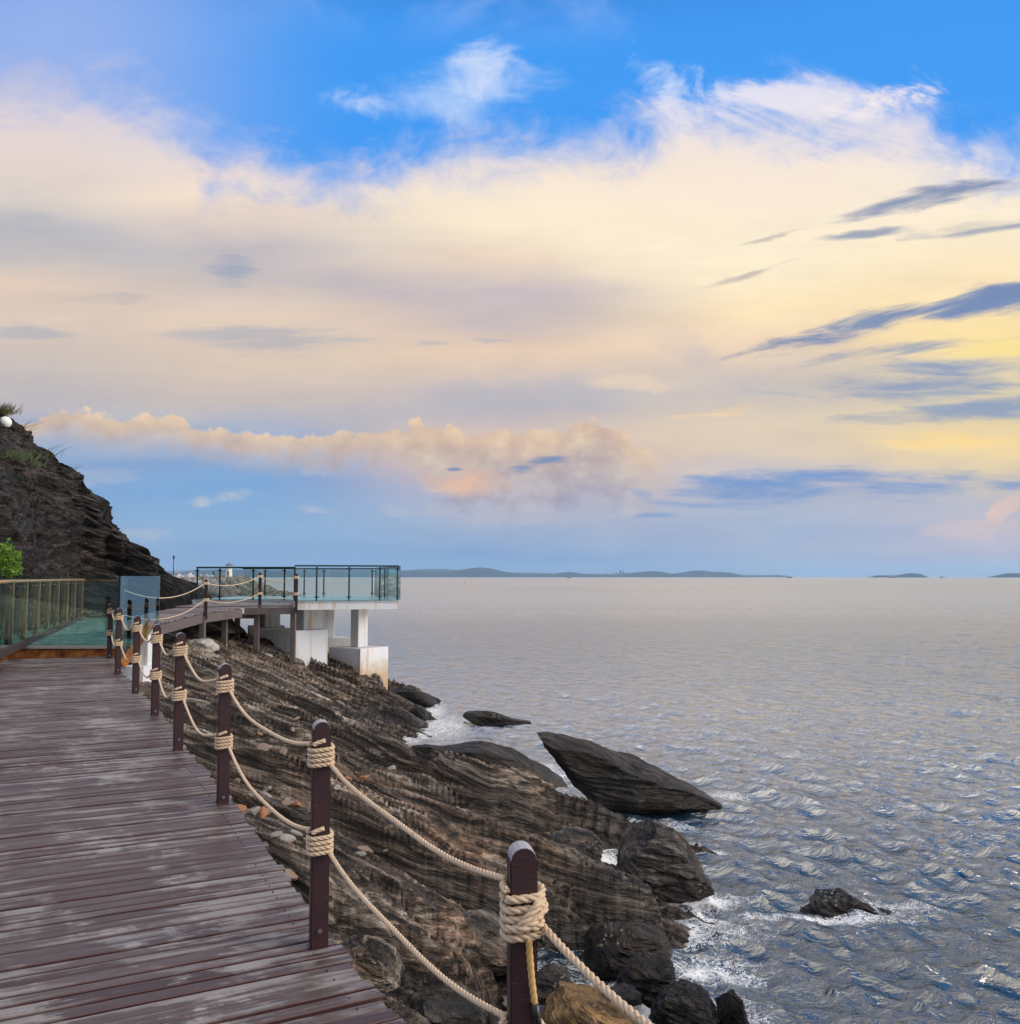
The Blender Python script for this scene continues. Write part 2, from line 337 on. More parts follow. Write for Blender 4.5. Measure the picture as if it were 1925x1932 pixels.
class MB:
    def __init__(s): s.v = []; s.f = []
    def add(s, vs, fs):
        o = len(s.v); s.v += [tuple(v) for v in vs]; s.f += [tuple(i + o for i in f) for f in fs]
    def box(s, c, size, rz=0.0, bev=0.0, M=None):
        bm = bmesh.new(); bmesh.ops.create_cube(bm, size=1)
        bmesh.ops.scale(bm, vec=size, verts=bm.verts)
        if bev: bmesh.ops.bevel(bm, geom=bm.edges[:], offset=bev, segments=2, affect='EDGES', profile=.6)
        mt = M if M is not None else Matrix.Translation(c) @ Matrix.Rotation(rz, 4, 'Z')
        bm.transform(mt); bm.verts.index_update()
        s.add([v.co[:] for v in bm.verts], [[v.index for v in f.verts] for f in bm.faces]); bm.free()
    def beam(s, a, b, w, h, bev=0.0):          # box from a to b, width w, height h
        a = Vector(a); b = Vector(b); d = b - a; L = d.length; x = d / L
        up = Vector((0, 0, 1)) if abs(x.z) < .95 else Vector((0, 1, 0))
        y = up.cross(x).normalized(); z = x.cross(y)
        M = Matrix((( x.x, y.x, z.x, (a.x+b.x)/2), (x.y, y.y, z.y, (a.y+b.y)/2), (x.z, y.z, z.z, (a.z+b.z)/2), (0,0,0,1)))
        s.box(None, (L, w, h), bev=bev, M=M)
    def tube(s, pts, r, n=8, cap=True):
        pts = [Vector(p) for p in pts]; rr = r if isinstance(r, (list, tuple)) else [r] * len(pts)
        vs = []; fs = []; prevn = None
        for i, p in enumerate(pts):
            t = (pts[min(i + 1, len(pts) - 1)] - pts[max(i - 1, 0)]).normalized()
            if prevn is None:
                a = Vector((0, 0, 1)) if abs(t.z) < .9 else Vector((1, 0, 0)); nrm = t.cross(a).normalized()
            else: nrm = (prevn - t * prevn.dot(t)).normalized()
            prevn = nrm; bn = t.cross(nrm)
            for k in range(n):
                a = 2 * math.pi * k / n; vs.append(p + (nrm * math.cos(a) + bn * math.sin(a)) * rr[i])
        for i in range(len(pts) - 1):
            for k in range(n): fs.append((i*n+k, i*n+(k+1) % n, (i+1)*n+(k+1) % n, (i+1)*n+k))
        if cap: fs.append(tuple(range(n))[::-1]); fs.append(tuple((len(pts)-1)*n+k for k in range(n)))
        s.add(vs, fs)
    def prism(s, outline, z0, z1):             # outline in XY
        n = len(outline)
        ar = sum(outline[i][0]*outline[(i+1)%n][1]-outline[(i+1)%n][0]*outline[i][1] for i in range(n))
        if ar < 0: outline = outline[::-1]
        vs = [(x, y, z0) for x, y in outline] + [(x, y, z1) for x, y in outline]
        fs = [tuple(range(n))[::-1], tuple(range(n, 2*n))] + [(i, (i+1) % n, n+(i+1) % n, n+i) for i in range(n)]
        s.add(vs, fs)
    def build(s, name, mat, parent=None, smooth=False):
        return mesh_obj(name, s.v, s.f, mat, parent, smooth)

def mat_new(name):
    m = bpy.data.materials.new(name); m.use_nodes = True; m.node_tree.nodes.clear()
    nt = NT(m.node_tree)
    b = nt.n('ShaderNodeBsdfPrincipled'); o = nt.n('ShaderNodeOutputMaterial'); nt.link(b.outputs[0], o.inputs[0])
    return m, nt, b, o
def pos(nt): return nt.n('ShaderNodeNewGeometry').outputs['Position']
def simple(name, color, rough=.5, metal=0.0, var=.15, scale=8.0, bumpk=0.0, bscale=30):
    m, nt, b, o = mat_new(name)
    p = nt.n('ShaderNodeTexCoord').outputs['Object']
    n = nt.noise(p, scale, 5, .6)
    f = nt.math('MULTIPLY_ADD', n, var * 2, 1 - var)
    c = nt.mix(1.0, tuple(color), nt.comb(f, f, f), 'MULTIPLY')
    nt.link(c, b.inputs['Base Color']); b.inputs['Metallic'].default_value = metal
    nt.link(nt.math('MULTIPLY_ADD', n, .2, rough - .1, clamp=True), b.inputs['Roughness'])
    if bumpk: nt.link(nt.bump(nt.noise(p, bscale, 4, .6), bumpk, .01), b.inputs['Normal'])
    return m

# strata frame: s along strike (towards the sea), q across the beds
S = Vector((.89, -.37, -.27)).normalized()
D2 = Vector((.10, .93, .36)); D2 = (D2 - S * D2.dot(S)).normalized()
Q = S.cross(D2).normalized()

SC_ = Vector((.93, .08, -.36)).normalized(); DC_ = Vector((.0, 1, .10)); DC_ = (DC_ - SC_ * DC_.dot(SC_)).normalized(); QC_ = SC_.cross(DC_).normalized()
def rock_mat(name, dark, mid, light, tint, wet_z=.45, wet=True, pale=.5, algae=None, bumpk=1.0, barn=0.0, warm=.45, dst=1.0, fr=None):
    m, nt, b, o = mat_new(name)
    p = pos(nt); fS, fD, fQ = fr or (S, D2, Q)
    s = nt.vmath('DOT_PRODUCT', p, tuple(fS)); d = nt.vmath('DOT_PRODUCT', p, tuple(fD)); q = nt.vmath('DOT_PRODUCT', p, tuple(fQ))
    wv = nt.noise(p, .9, 3, .5, col=True); wx, wy, wz = nt.sep(wv)
    d = nt.math('MULTIPLY_ADD', wx, .35, d); q = nt.math('MULTIPLY_ADD', wy, .22, q)
    A = nt.comb(nt.math('MULTIPLY', s, .10), nt.math('MULTIPLY', d, dst), nt.math('MULTIPLY', q, 1.8))
    B = nt.comb(nt.math('MULTIPLY', s, .085), nt.math('MULTIPLY', d, .8 * dst), nt.math('MULTIPLY', q, 2.0))
    n1 = nt.noise(A, 3.2, 9, .66)
    n2 = nt.noise(B, 9.5, 8, .62)
    n3 = nt.noise(p, 30.0, 5, .65)
    n4 = nt.noise(p, .55, 4, .6)
    av = tuple((a + b_) / 2 for a, b_ in zip(mid, light))
    c = nt.ramp(n1, [(.30, dark), (.42, tuple(v * .5 for v in mid)), (.50, mid), (.57, av), (.64, light), (.76, mid)])
    c = nt.mix(nt.math('MULTIPLY', nt.math('MULTIPLY', nt.smooth(n4, .50, .66), nt.smooth(n2, .42, .6)), warm * 1.5), c, tint)
    c = nt.mix(nt.math('MULTIPLY', nt.smooth(nt.noise(A, 1.1, 5, .6), .53, .64), warm), c, nt.mix(n2, tuple(v * .35 for v in tint), tint))
    c = nt.mix(nt.math('MULTIPLY', nt.smooth(n2, .55, .66), pale), c, tuple(v * 1.15 for v in light))
    k = nt.ramp(n2, [(.36, .03), (.425, .25), (.475, .85), (.6, 1.15)])
    c = nt.mix(.92, c, k, 'MULTIPLY')
    k2 = nt.ramp(nt.noise(A, 1.5, 3, .5), [(.35, .35), (.48, .9), (.65, 1.25)])
    c = nt.mix(.8, c, k2, 'MULTIPLY')
    k3 = nt.math('MULTIPLY_ADD', n3, .9, .55)
    c = nt.mix(.7, c, nt.comb(k3, k3, k3), 'MULTIPLY')
    if algae:
        c = nt.mix(nt.smooth(nt.noise(p, 3.1, 5, .6), .42, .58), c, algae)
    r = nt.math('MULTIPLY_ADD', n2, .3, .5)
    if wet:
        z = nt.sep(p)[2]
        zz = nt.math('ADD', z, nt.math('MULTIPLY', nt.math('SUBTRACT', n4, .5), .7))
        w = nt.smooth(zz, wet_z + .22, wet_z - .12)
        c = nt.mix(nt.math('MULTIPLY', w, .78), c, nt.mix(.9, c, (.10, .095, .095), 'MULTIPLY'))
        r = nt.math('SUBTRACT', r, nt.math('MULTIPLY', w, .34), clamp=True)
    if barn:
        v = nt.n('ShaderNodeTexVoronoi'); nt.link(p, v.inputs['Vector']); v.inputs['Scale'].default_value = 16
        spot = nt.smooth(v.outputs['Distance'], .30, .20)
        zz = nt.sep(p)[2]
        zone = nt.math('MULTIPLY', nt.smooth(nt.noise(p, 2.0, 3, .5), .53, .63), nt.math('MULTIPLY', nt.smooth(zz, .02, .1), nt.smooth(zz, .75, .35)))
        c = nt.mix(nt.math('MULTIPLY', nt.math('MULTIPLY', spot, zone), barn), c, (.42, .36, .22))
    nt.link(c, b.inputs['Base Color']); nt.link(r, b.inputs['Roughness'])
    h = nt.math('ADD', nt.math('MULTIPLY', n1, .14), nt.math('ADD', nt.math('MULTIPLY', nt.sep(k)[0], .022), nt.math('ADD', nt.math('MULTIPLY', n2, .05), nt.math('MULTIPLY', n3, .010))))
    nt.link(nt.bump(h, bumpk, 1.0), b.inputs['Normal'])
    return m
M_ROCK = rock_mat('shore_rock', (.020,.017,.016), (.125,.093,.070), (.47,.395,.32), (.32,.155,.07), wet_z=.72, bumpk=1.2, warm=.3)
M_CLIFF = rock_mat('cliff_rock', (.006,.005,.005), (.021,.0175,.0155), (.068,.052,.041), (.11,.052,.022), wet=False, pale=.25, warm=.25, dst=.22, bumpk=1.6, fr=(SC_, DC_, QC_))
M_DARK = rock_mat('wet_dark_rock', (.005,.005,.005), (.018,.015,.013), (.068,.056,.046), (.085,.045,.026), wet_z=.25, pale=.14, barn=.8, warm=.3)
M_BOULD = rock_mat('grey_boulder_rock', (.016,.015,.014), (.065,.056,.048), (.19,.165,.14), (.15,.085,.045), wet_z=.38, barn=.6)
M_BROWN = rock_mat('algae_boulder_rock', (.05,.03,.014), (.17,.10,.040), (.30,.20,.09), (.33,.17,.05), wet_z=.05, algae=(.20,.12,.045))
M_PALE = simple('pale_quarry_stone', (.42,.42,.42), .8, var=.3, scale=3, bumpk=.4)
M_STONE = simple('loose_shale', (.22,.16,.12), .75, var=.5, scale=9, bumpk=.6)
M_STONE2 = simple('orange_shale', (.30,.13,.05), .75, var=.4, scale=9, bumpk=.6)
M_STONE3 = simple('grey_shale', (.26,.24,.22), .75, var=.4, scale=9, bumpk=.6)

def post_mat():
    m, nt, b, o = mat_new('painted_brown_post')
    p = nt.n('ShaderNodeTexCoord').outputs['Object']
    n = nt.noise(nt.vmath('MULTIPLY', p, (6, 6, 40)), 3, 5, .6)
    c = nt.mix(nt.smooth(n, .62, .75), nt.mix(nt.noise(p, 9, 4), (.022,.007,.008), (.042,.014,.016)), (.09,.055,.05))
    nt.link(c, b.inputs['Base Color']); b.inputs['Roughness'].default_value = .5
    nt.link(nt.bump(n, .25, .006), b.inputs['Normal'])
    return m
M_POST = post_mat()
M_CAP = simple('pale_post_top', (.34,.33,.35), .6, var=.2, scale=40)  # paler than the sides of the post
M_STEEL = simple('stainless_steel', (.45,.45,.43), .3, 1.0, .1)
M_DKST = simple('dark_bronze_steel', (.035,.04,.04), .4, .6, .15)
M_BLACK = simple('black_tape', (.006,.006,.007), .35, var=.2)

def plank_mat(name, a, b_, worn, wetr=.28):
    m, nt, b, o = mat_new(name)
    p = pos(nt)
    at_ = nt.n('ShaderNodeAttribute'); at_.attribute_name = 'pl'
    pc = nt.sep(at_.outputs['Vector'])      # x: plank id rnd, y: along, z: across
    al = nt.comb(nt.math('MULTIPLY', pc[1], 2.5), nt.math('MULTIPLY', pc[2], 26), nt.math('MULTIPLY', pc[0], 37))
    g = nt.noise(al, 2.2, 7, .65)
    g2 = nt.noise(al, .6, 4, .6)
    bl = nt.noise(nt.comb(nt.math('MULTIPLY', pc[1], 1.6), nt.math('MULTIPLY', nt.sep(p)[1], 1.3), nt.math('MULTIPLY', pc[0], .35)), 1.1, 8, .68)
    c = nt.mix(pc[0], a, b_)
    kk = nt.math('MULTIPLY_ADD', g, 1.5, .28)
    c = nt.mix(1, c, nt.comb(kk, kk, kk), 'MULTIPLY')
    w = nt.math('MULTIPLY', nt.smooth(nt.math('ADD', bl, nt.math('MULTIPLY', nt.math('SUBTRACT', g, .5), .55)), .53, .62), nt.math('MULTIPLY_ADD', nt.smooth(nt.math('ABSOLUTE', nt.math('SUBTRACT', pc[1], 1.0)), .75, .1), .55, .22))
    c = nt.mix(w, c, worn)
    w2 = nt.math('MULTIPLY', nt.smooth(nt.math('ADD', g2, nt.math('MULTIPLY', bl, .6)), .78, .95), .7)
    c = nt.mix(w2, c, tuple(v * .75 for v in worn))
    bl = nt.math('ADD', bl, nt.math('MULTIPLY', nt.math('SUBTRACT', pc[0], .5), .10))
    edge = nt.smooth(nt.math('ADD', nt.math('ABSOLUTE', pc[2]), nt.math('MULTIPLY', nt.math('SUBTRACT', g, .5), .02)), .028, .042)
    c = nt.mix(nt.math('MULTIPLY', edge, .75), c, (.050,.013,.018))
    nt.link(c, b.inputs['Base Color'])
    nt.link(nt.math('MULTIPLY_ADD', bl, .45, wetr - .1, clamp=True), b.inputs['Roughness'])
    nt.link(nt.bump(nt.math('ADD', g, nt.math('MULTIPLY', edge, -.6)), .5, .004), b.inputs['Normal'])
    return m
M_PLANK = plank_mat('boardwalk_planks', (.040,.020,.017), (.088,.066,.060), (.36,.34,.32))
M_PLANK2 = plank_mat('weathered_walkway_planks', (.14,.12,.12), (.20,.18,.18), (.32,.30,.30), .5)
M_JOIST = simple('dark_wood_joist', (.03,.018,.018), .7, var=.3, scale=5)
M_GREYWOOD = simple('weathered_grey_timber', (.105,.088,.085), .8, var=.45, scale=5, bumpk=.4)

def concrete_mat():
    m, nt, b, o = mat_new('white_painted_concrete')
    p = pos(nt)
    n = nt.noise(p, 1.2, 6, .6)
    x, y, z = nt.sep(p)
    run = nt.noise(nt.comb(nt.math('MULTIPLY', x, 5), nt.math('MULTIPLY', y, 5), nt.math('MULTIPLY', z, .5)), 1.0, 5, .6)
    c = nt.mix(n, (.56,.60,.64), (.70,.73,.76))
    c = nt.mix(nt.math('MULTIPLY', nt.smooth(run, .52, .64), .6), c, (.52,.35,.16))
    low = nt.smooth(nt.math('ADD', z, nt.math('MULTIPLY', nt.math('SUBTRACT', nt.noise(p, 2.5, 5, .6), .5), 1.4)), 1.75, .85)
    c = nt.mix(nt.math('MULTIPLY', low, .8), c, nt.mix(run, (.55,.38,.15), (.34,.21,.07)))
    nt.link(c, b.inputs['Base Color']); b.inputs['Roughness'].default_value = .7
    nt.link(nt.bump(nt.noise(p, 14, 4), .15, .02), b.inputs['Normal'])
    return m
M_CONC = concrete_mat()
M_CEMENT = simple('pale_cement', (.36,.34,.31), .85, var=.3, scale=6, bumpk=.6)
def rust_mat():
    m, nt, b, o = mat_new('rusty_steel'); p = pos(nt)
    n = nt.noise(p, 5, 6, .65)
    c = nt.ramp(n, [(.3, (.05,.018,.008)), (.48, (.30,.09,.02)), (.58, (.48,.18,.04)), (.72, (.52,.34,.16))])
    nt.link(c, b.inputs['Base Color']); b.inputs['Roughness'].default_value = .8
    return m
M_RUST = rust_mat()

def rope_mat():
    m, nt, b, o = mat_new('beige_rope'); p = pos(nt)
    c = nt.mix(nt.noise(p, 3, 4), (.50,.36,.22), (.64,.50,.36))
    c = nt.mix(nt.smooth(nt.noise(p, 60, 4, .6), .58, .7), c, (.34,.2,.12))
    nt.link(c, b.inputs['Base Color']); b.inputs['Roughness'].default_value = .75
    nt.link(nt.bump(nt.noise(p, 250, 3), .3, .002), b.inputs['Normal'])
    return m
M_ROPE = rope_mat()
M_ROPE2 = simple('yellowish_rope', (.58,.36,.13), .7, var=.2, scale=30)

def glass_mat(name, tint, refl=1.0, basef=0.03):
    m = bpy.data.materials.new(name); m.use_nodes = True; m.node_tree.nodes.clear(); nt = NT(m.node_tree)
    tr = nt.n('ShaderNodeBsdfTransparent'); tr.inputs[0].default_value = tint + (1,)
    gl = nt.n('ShaderNodeBsdfGlossy'); gl.inputs['Roughness'].default_value = .01
    gl.inputs[0].default_value = (.9, 1, .97, 1)
    fr = nt.n('ShaderNodeFresnel'); fr.inputs[0].default_value = 1.5
    nn = nt.noise(pos(nt), .8, 2)
    nt.link(nt.bump(nn, .02, .05), gl.inputs['Normal'])
    f = nt.math('MULTIPLY_ADD', fr.outputs[0], refl, basef, clamp=True)
    mx = nt.n('ShaderNodeMixShader'); nt.link(f, mx.inputs[0]); nt.link(tr.outputs[0], mx.inputs[1]); nt.link(gl.outputs[0], mx.inputs[2])
    o = nt.n('ShaderNodeOutputMaterial'); nt.link(mx.outputs[0], o.inputs[0])
    return m
M_GLASS = glass_mat('green_tinted_glass', (.94,.98,.97), .8, .012)
M_GLASS2 = glass_mat('mirrored_glass', (.74,.87,.88), 1.4, .13)
M_GLASS3 = glass_mat('terrace_glass', (.93,.98,.97), 1.0, .03)

M_GLASS4 = glass_mat('balustrade_glass', (.93,.98,.97), .3, .02)
def leaf_mat(name, a, b_, tr=.4):
    m, nt, b, o = mat_new(name)
    ri = nt.n('ShaderNodeNewGeometry').outputs['Random Per Island']
    nt.link(nt.mix(ri, a, b_), b.inputs['Base Color']); b.inputs['Roughness'].default_value = .5
    tl = nt.n('ShaderNodeBsdfTranslucent'); nt.link(nt.mix(ri, a, b_), tl.inputs[0])
    mx = nt.n('ShaderNodeMixShader'); mx.inputs[0].default_value = tr
    nt.link(b.outputs[0], mx.inputs[1]); nt.link(tl.outputs[0], mx.inputs[2]); nt.link(mx.outputs[0], o.inputs[0])
    return m
M_LEAF = leaf_mat('bright_leaf', (.10,.26,.02), (.26,.42,.05))
M_GRASS = leaf_mat('dry_grass', (.10,.13,.04), (.25,.20,.08))
M_GRASS2 = leaf_mat('pale_green_grass', (.14,.20,.09), (.26,.32,.16))

# ------------------------------------------------------------------ shore terrain
YI = np.array([-6, 0, 3, 4.6, 7.2, 9, 10.9, 12.7, 15, 17.6, 22, 26, 30, 36, 50.])
XI = np.array([3.5, 1.6, .2, -.7, -1.95, -2.85, -3.95, -4.7, -5.9, -7.2, -8.6, -9.0, -9.5, -11, -16.])
ZI = np.array([1.2, 1.2, 1.25, 1.35, 1.55, 1.75, 1.9, 2.0, 2.05, 2.1, 2.35, 2.5, 2.5, 2.3, 1.5])
YS = np.array([-6, 0, 5, 8.0, 8.7, 9.5, 10.5, 11.6, 12.2, 13.2, 14.3, 15.4, 18, 22.5, 25.6, 28.5, 31, 33.5, 37, 40, 50.])
XS = np.array([5.5, 2.6, .6, -.05, .0, .3, .9, 1.45, 1.15, .45, 1.85, 1.0, -.1, -1.5, -2.6, -3.2, -3.7, -4.7, -8, -12, -20.])
BC = np.array([0, 6, 8, 9.6, 10.6, 11.1, 12.2, 13.5, 14.15, 14.6, 16, 17.6, 20, 23, 25, 26.3, 30, 34])
BH = np.array([0, 0, .05, -.12, -.40, .42, .26, -.50, -.62, .46, .30, -.05, -.35, -.25, .05, .32, .34, 0])
def terrain_z(x, y, fine=True):
    x = np.asarray(x, np.float32); y = np.asarray(y, np.float32)
    xi = np.interp(y, YI, XI); zi = np.interp(y, YI, ZI)
    wob = .35 * fbm(x * .5, y * .5, 0, 31, 3)
    xs = np.interp(y + .3 * wob, YS, XS) + wob * .6
    t = (x - xi) / np.maximum(xs - xi, .5)
    tc = np.clip(t, 0, 1)
    z = zi * (1 - tc ** 1.15)
    z = np.where(t > 1, -(t - 1) * np.maximum(xs - xi, .5) * .55, z)
    s = x * .975 - y * .20; c = x * .20 + y * .975
    cw = c + .5 * fbm(s * .25, c * .35, 0, 3, 2)
    amp = sstep(-.05, .3, t)
    z = z + np.interp(cw, BC, BH) * (.25 + .95 * tc) * amp
    # ledges of decreasing size, stretched along strike, broken by cross joints
    s = x * .90 - y * .43; c = x * .43 + y * .90
    s = s + .3 * fbm(x * .3, y * .3, 0, 301, 2); c = c + .22 * fbm(x * .35, y * .35, 0, 302, 2)
    def ledge(P, A, k, seed, e=.10, st=9, blk=.5):
        n = fbm(s / (st * P), c / P * .8, 0, seed, 2, .5)
        tt = .65 * k * n + c / P * .8 + .5 * z / P
        it = np.floor(tt)
        hs = np.sin(it * 12.9898 + np.floor(s / (P * 3.2) + np.sin(it * 7.3) * 3) * 78.233 + seed) * 43758.547
        hs = hs - np.floor(hs)
        m = .35 + .9 * sstep(-.3, .45, pn(s / (P * 5), c / (P * 3), 5.5, seed + 9))
        return A * m * (saw(tt, e) - .5 + blk * (hs - .5))
    am = .35 + .65 * amp
    z = z + am * (ledge(2.1, .44, 1.5, 41, .06) + ledge(.95, .29, 1.6, 51, .06) + ledge(.42, .14, 1.6, 61, .07))
    if fine:
        z = z + am * (ledge(.20, .055, 1.6, 71, .10, 10) + ledge(.09, .022, 1.6, 81, .14, 11) + ledge(.042, .007, 1.6, 91, .2, 12))
        for P_, G, sd_ in ((.9, .30, 201), (.45, .17, 211), (.22, .07, 221)):     # open cracks along the beds
            nn = pn(s / (9 * P_), c / P_, 0, sd_)
            z = z - am * G * (1 - sstep(0, .06, np.abs(nn))) * sstep(-.1, .2, pn(x / P_ * .3, y / P_ * .3, 1.5, sd_ + 3))
        z = z + .018 * fbm(x * 4, y * 4, 0, 101, 3, .55)
    z = z + .10 * fbm(x * .8, y * .8, 0, 121, 2) * am
    for bx_, by_, rx_, ry_ in ((1.48, 13.2, .42, .55), (1.55, 12.3, .4, .5), (.35, 9.3, .5, .5), (1.0, 9.9, .6, .4)):
        z = z - .8 * np.exp(-((x - bx_) / rx_) ** 2 - ((y - by_) / ry_) ** 2)
    cap = np.where(y < 19, 2.16 + .02 * (y - 3), 2.72)
    lowt = sstep(.22, .02, t)
    z = np.where(z > cap, z * (1 - lowt) + np.minimum(z, cap) * lowt, z)
    return np.maximum(z, -1.4)
def make_terrain():
    NA, NRr = 1150, 1000
    a = np.radians(np.concatenate([np.linspace(-62, -33, 120)[:-1], np.linspace(-33, 14, NA - 160), np.linspace(14, 45, 42)[1:]]))
    r = np.exp(np.linspace(np.log(2.0), np.log(52), NRr))
    A, Rr = np.meshgrid(a, r)
    x = Rr * np.sin(A); y = Rr * np.cos(A)
    # skirt: pull the nearest rings behind the camera
    z = terrain_z(x, y)
    V = np.stack([x, y, z], -1).reshape(-1, 3)
    F = grid_faces(len(r), len(a))[:, ::-1]
    fz = V[F, 2].max(1)
    F = F[fz > -1.2]
    o = mesh_obj('rocky_shore', V, F, M_ROCK, smooth=False)
    tag(o, kind='structure')
make_terrain()

# ------------------------------------------------------------------ cliff
def make_cliff():
    crest_px = [(-560,500,20),(-420,520,24),(-250,590,28),(-120,690,31),(-40,745,32),(0,775,32.5),(30,800,32.5),(45,832,32.5),(75,850,32.5),(110,868,32.5),(140,893,32.5),(152,912,32.5),(178,925,32.5),(182,955,32.5),(192,985,32.5),(216,996,32.5),(232,1022,32.5),(262,1034,32.5),(282,1048,32.5),(296,1068,32.5),(325,1088,32),(350,1096,31.5),(372,1115,30.5),(392,1140,29.5),(420,1168,29),(450,1195,28.5)]
    foot = [(-8.5,12),(-8.9,14),(-9.6,16),(-10.4,18.3),(-10.9,19.7),(-11.5,21.5),(-12,23),(-12.5,24.5),(-13,26.2),(-13.5,27.8),(-14.0,29.3),(-14.2,30.3),(-14.0,31),(-13.7,31.3),(-13.3,31.5),(-12.9,31.5),(-12.6,31.4),(-12.2,31.2),(-11.8,30.8),(-11.3,30.2),(-10.9,29.4),(-10.5,28.4),(-10.0,27.4),(-9.6,26.6),(-9.3,26),(-9.0,25.6)]
    n = len(crest_px)
    cr = np.array([tuple(at(*p)) for p in crest_px]); ft = np.array([(x, y, 2.35) for x, y in foot])
    NU, NV = 900, 620
    u = np.linspace(0, n - 1, NU)
    C = np.stack([np.interp(u, np.arange(n), cr[:, k]) for k in range(3)], -1)
    Fp = np.stack([np.interp(u, np.arange(n), ft[:, k]) for k in range(3)], -1)
    for _ in range(12):
        Fp[1:-1] = (Fp[:-2] + Fp[1:-1] * 2 + Fp[2:]) / 4
    v = np.linspace(0, 1, NV)
    tf = np.clip(v / .80, 0, 1)[:, None, None]
    P = Fp[None] * (1 - tf) + C[None] * tf
    H = (C[:, 2] - Fp[:, 2])[None, :, None]
    bul = np.sin(tf * math.pi) * .10 * H
    P = P + bul * np.array([.75, -.45, .35])
    bk = np.clip((v - .80) / .20, 0, 1)[:, None, None]
    P = P + bk * np.array([-.4, 5.0, 0]) + bk ** 1.5 * np.array([0, 0, -3.0])
    x, y, z = P[..., 0], P[..., 1], P[..., 2]
    s = P @ np.array(SC_); d = P @ np.array(DC_); q = P @ np.array(QC_)
    # irregular plates: displacement grows along outward normal per bed
    d1 = fbm(s * .35, d * .35, q * .7, 7, 3)
    def bed(P_, A, seed):
        t = q / P_ + 1.6 * fbm(s * .25 / P_ * .4, d * .4 / P_ * .4, q * .3 / P_, seed, 2)
        k = .4 + .8 * sstep(-.3, .4, pn(s / P_ * .35, d / P_ * .35, q * 1.3 / P_, seed + 5))
        return A * k * (saw(t, .3) - .5)
    disp = .7 * d1 + bed(.95, .50, 11) + bed(.42, .34, 21) + bed(.19, .17, 31) + bed(.08, .06, 41)
    disp += .10 * fbm(x * 2.2, y * 2.2, z * 3.5, 51, 4, .6) + .045 * fbm(s * 3, d * 9, q * 14, 61, 2)
    N = np.array([.70, -.66, .25]); N = N / np.linalg.norm(N)
    fade = sstep(0, .05, v)[:, None]
    P = P + disp[..., None] * N * fade[..., None]
    Vv = P.reshape(-1, 3)
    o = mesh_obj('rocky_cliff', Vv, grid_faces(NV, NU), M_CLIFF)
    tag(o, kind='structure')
    return P
CLIFF = make_cliff()

# ------------------------------------------------------------------ free standing rocks
def rock(outline_px, Y, half, mat, label, seed, amp=1.0, shear=0.0, name='boulder', pw=2.2, group=None, cat='boulder', strata=1.0, lift=0.0):
    pts = np.array([tuple(at(px, py, Y)) for px, py in outline_px])
    c0 = pts.mean(0)
    n = len(pts); NU, NV = 420, 150
    size = np.ptp(pts[:, 0])
    # resample outline
    cl = np.vstack([pts, pts[:1]]); seg = np.linalg.norm(np.diff(cl, axis=0), axis=1); L = np.concatenate([[0], np.cumsum(seg)])
    t = np.linspace(0, L[-1], NU, endpoint=False)
    ox = np.interp(t, L, cl[:, 0]); oz = np.interp(t, L, cl[:, 2])
    for _ in range(2):
        ox = (np.roll(ox, 1) + ox * 2 + np.roll(ox, -1)) / 4; oz = (np.roll(oz, 1) + oz * 2 + np.roll(oz, -1)) / 4
    v = np.linspace(-1, 1, NV)
    v = np.sign(v) * (1 - (1 - np.abs(v)) ** 1.4)
    sc = np.clip(1 - np.abs(v) ** pw, 0, 1) ** (1 / pw)
    x = c0[0] + (ox[None] - c0[0]) * sc[:, None]; z = c0[2] + (oz[None] - c0[2]) * sc[:, None]
    y = Y + v[:, None] * half + 0 * x
    # irregular ends
    y = y + half * .5 * fbm(x / size * 2, z / size * 2, 0, seed, 2)
    x = x + shear * (y - Y)
    P = np.stack([x, y, z], -1)
    ctr = np.array([c0[0], Y, c0[2]])
    rs = np.random.RandomState(seed)
    ext = np.array([np.ptp(x) / 2, half, np.ptp(z) / 2])
    for k in range(16):                       # broken flat faces
        pl = rs.normal(size=3) * np.array([.25, 1, .75]); pl[1] -= .35; pl = pl / np.linalg.norm(pl)
        U_ = (P - ctr) / ext
        hgt = U_ @ pl; dd = rs.uniform(.62, .88)
        cut = np.clip(hgt - dd, 0, None) * .97
        P = P - (cut[..., None] * pl) * ext
    N = P - ctr; N = N / (np.linalg.norm(N, axis=-1, keepdims=True) + 1e-6)
    s = P @ np.array(S); d = P @ np.array(D2); q = P @ np.array(Q)
    A = amp * min(size, 2.2)
    def bed(P_, a, sd):
        tt = q / P_ + 1.5 * fbm(s * .12 / P_, d * .2 / P_, q * .3 / P_, sd, 2)
        return a * (saw(tt, .3) - .5)
    disp = A * (.16 * fbm(x / size * 2.2, y / size * 2.2, z / size * 2.2, seed + 1, 3) + strata * (bed(.16 * size, .06, seed + 2) + bed(.07 * size, .035, seed + 3) + bed(.024 * size, .022, seed + 4) + bed(.011 * size, .01, seed + 5)))
    disp += A * .022 * fbm(x / size * 12, y / size * 12, z / size * 12, seed + 6, 3)
    P = P + disp[..., None] * N
    P[..., 2] += lift
    V = P.reshape(-1, 3); F = grid_faces(NV, NU, wrap=True)
    origin = np.array([c0[0], Y, 0.0]); V = V - origin
    o = mesh_obj(name, V, F, mat); o.location = origin
    tag(o, label, cat, group)
    return o
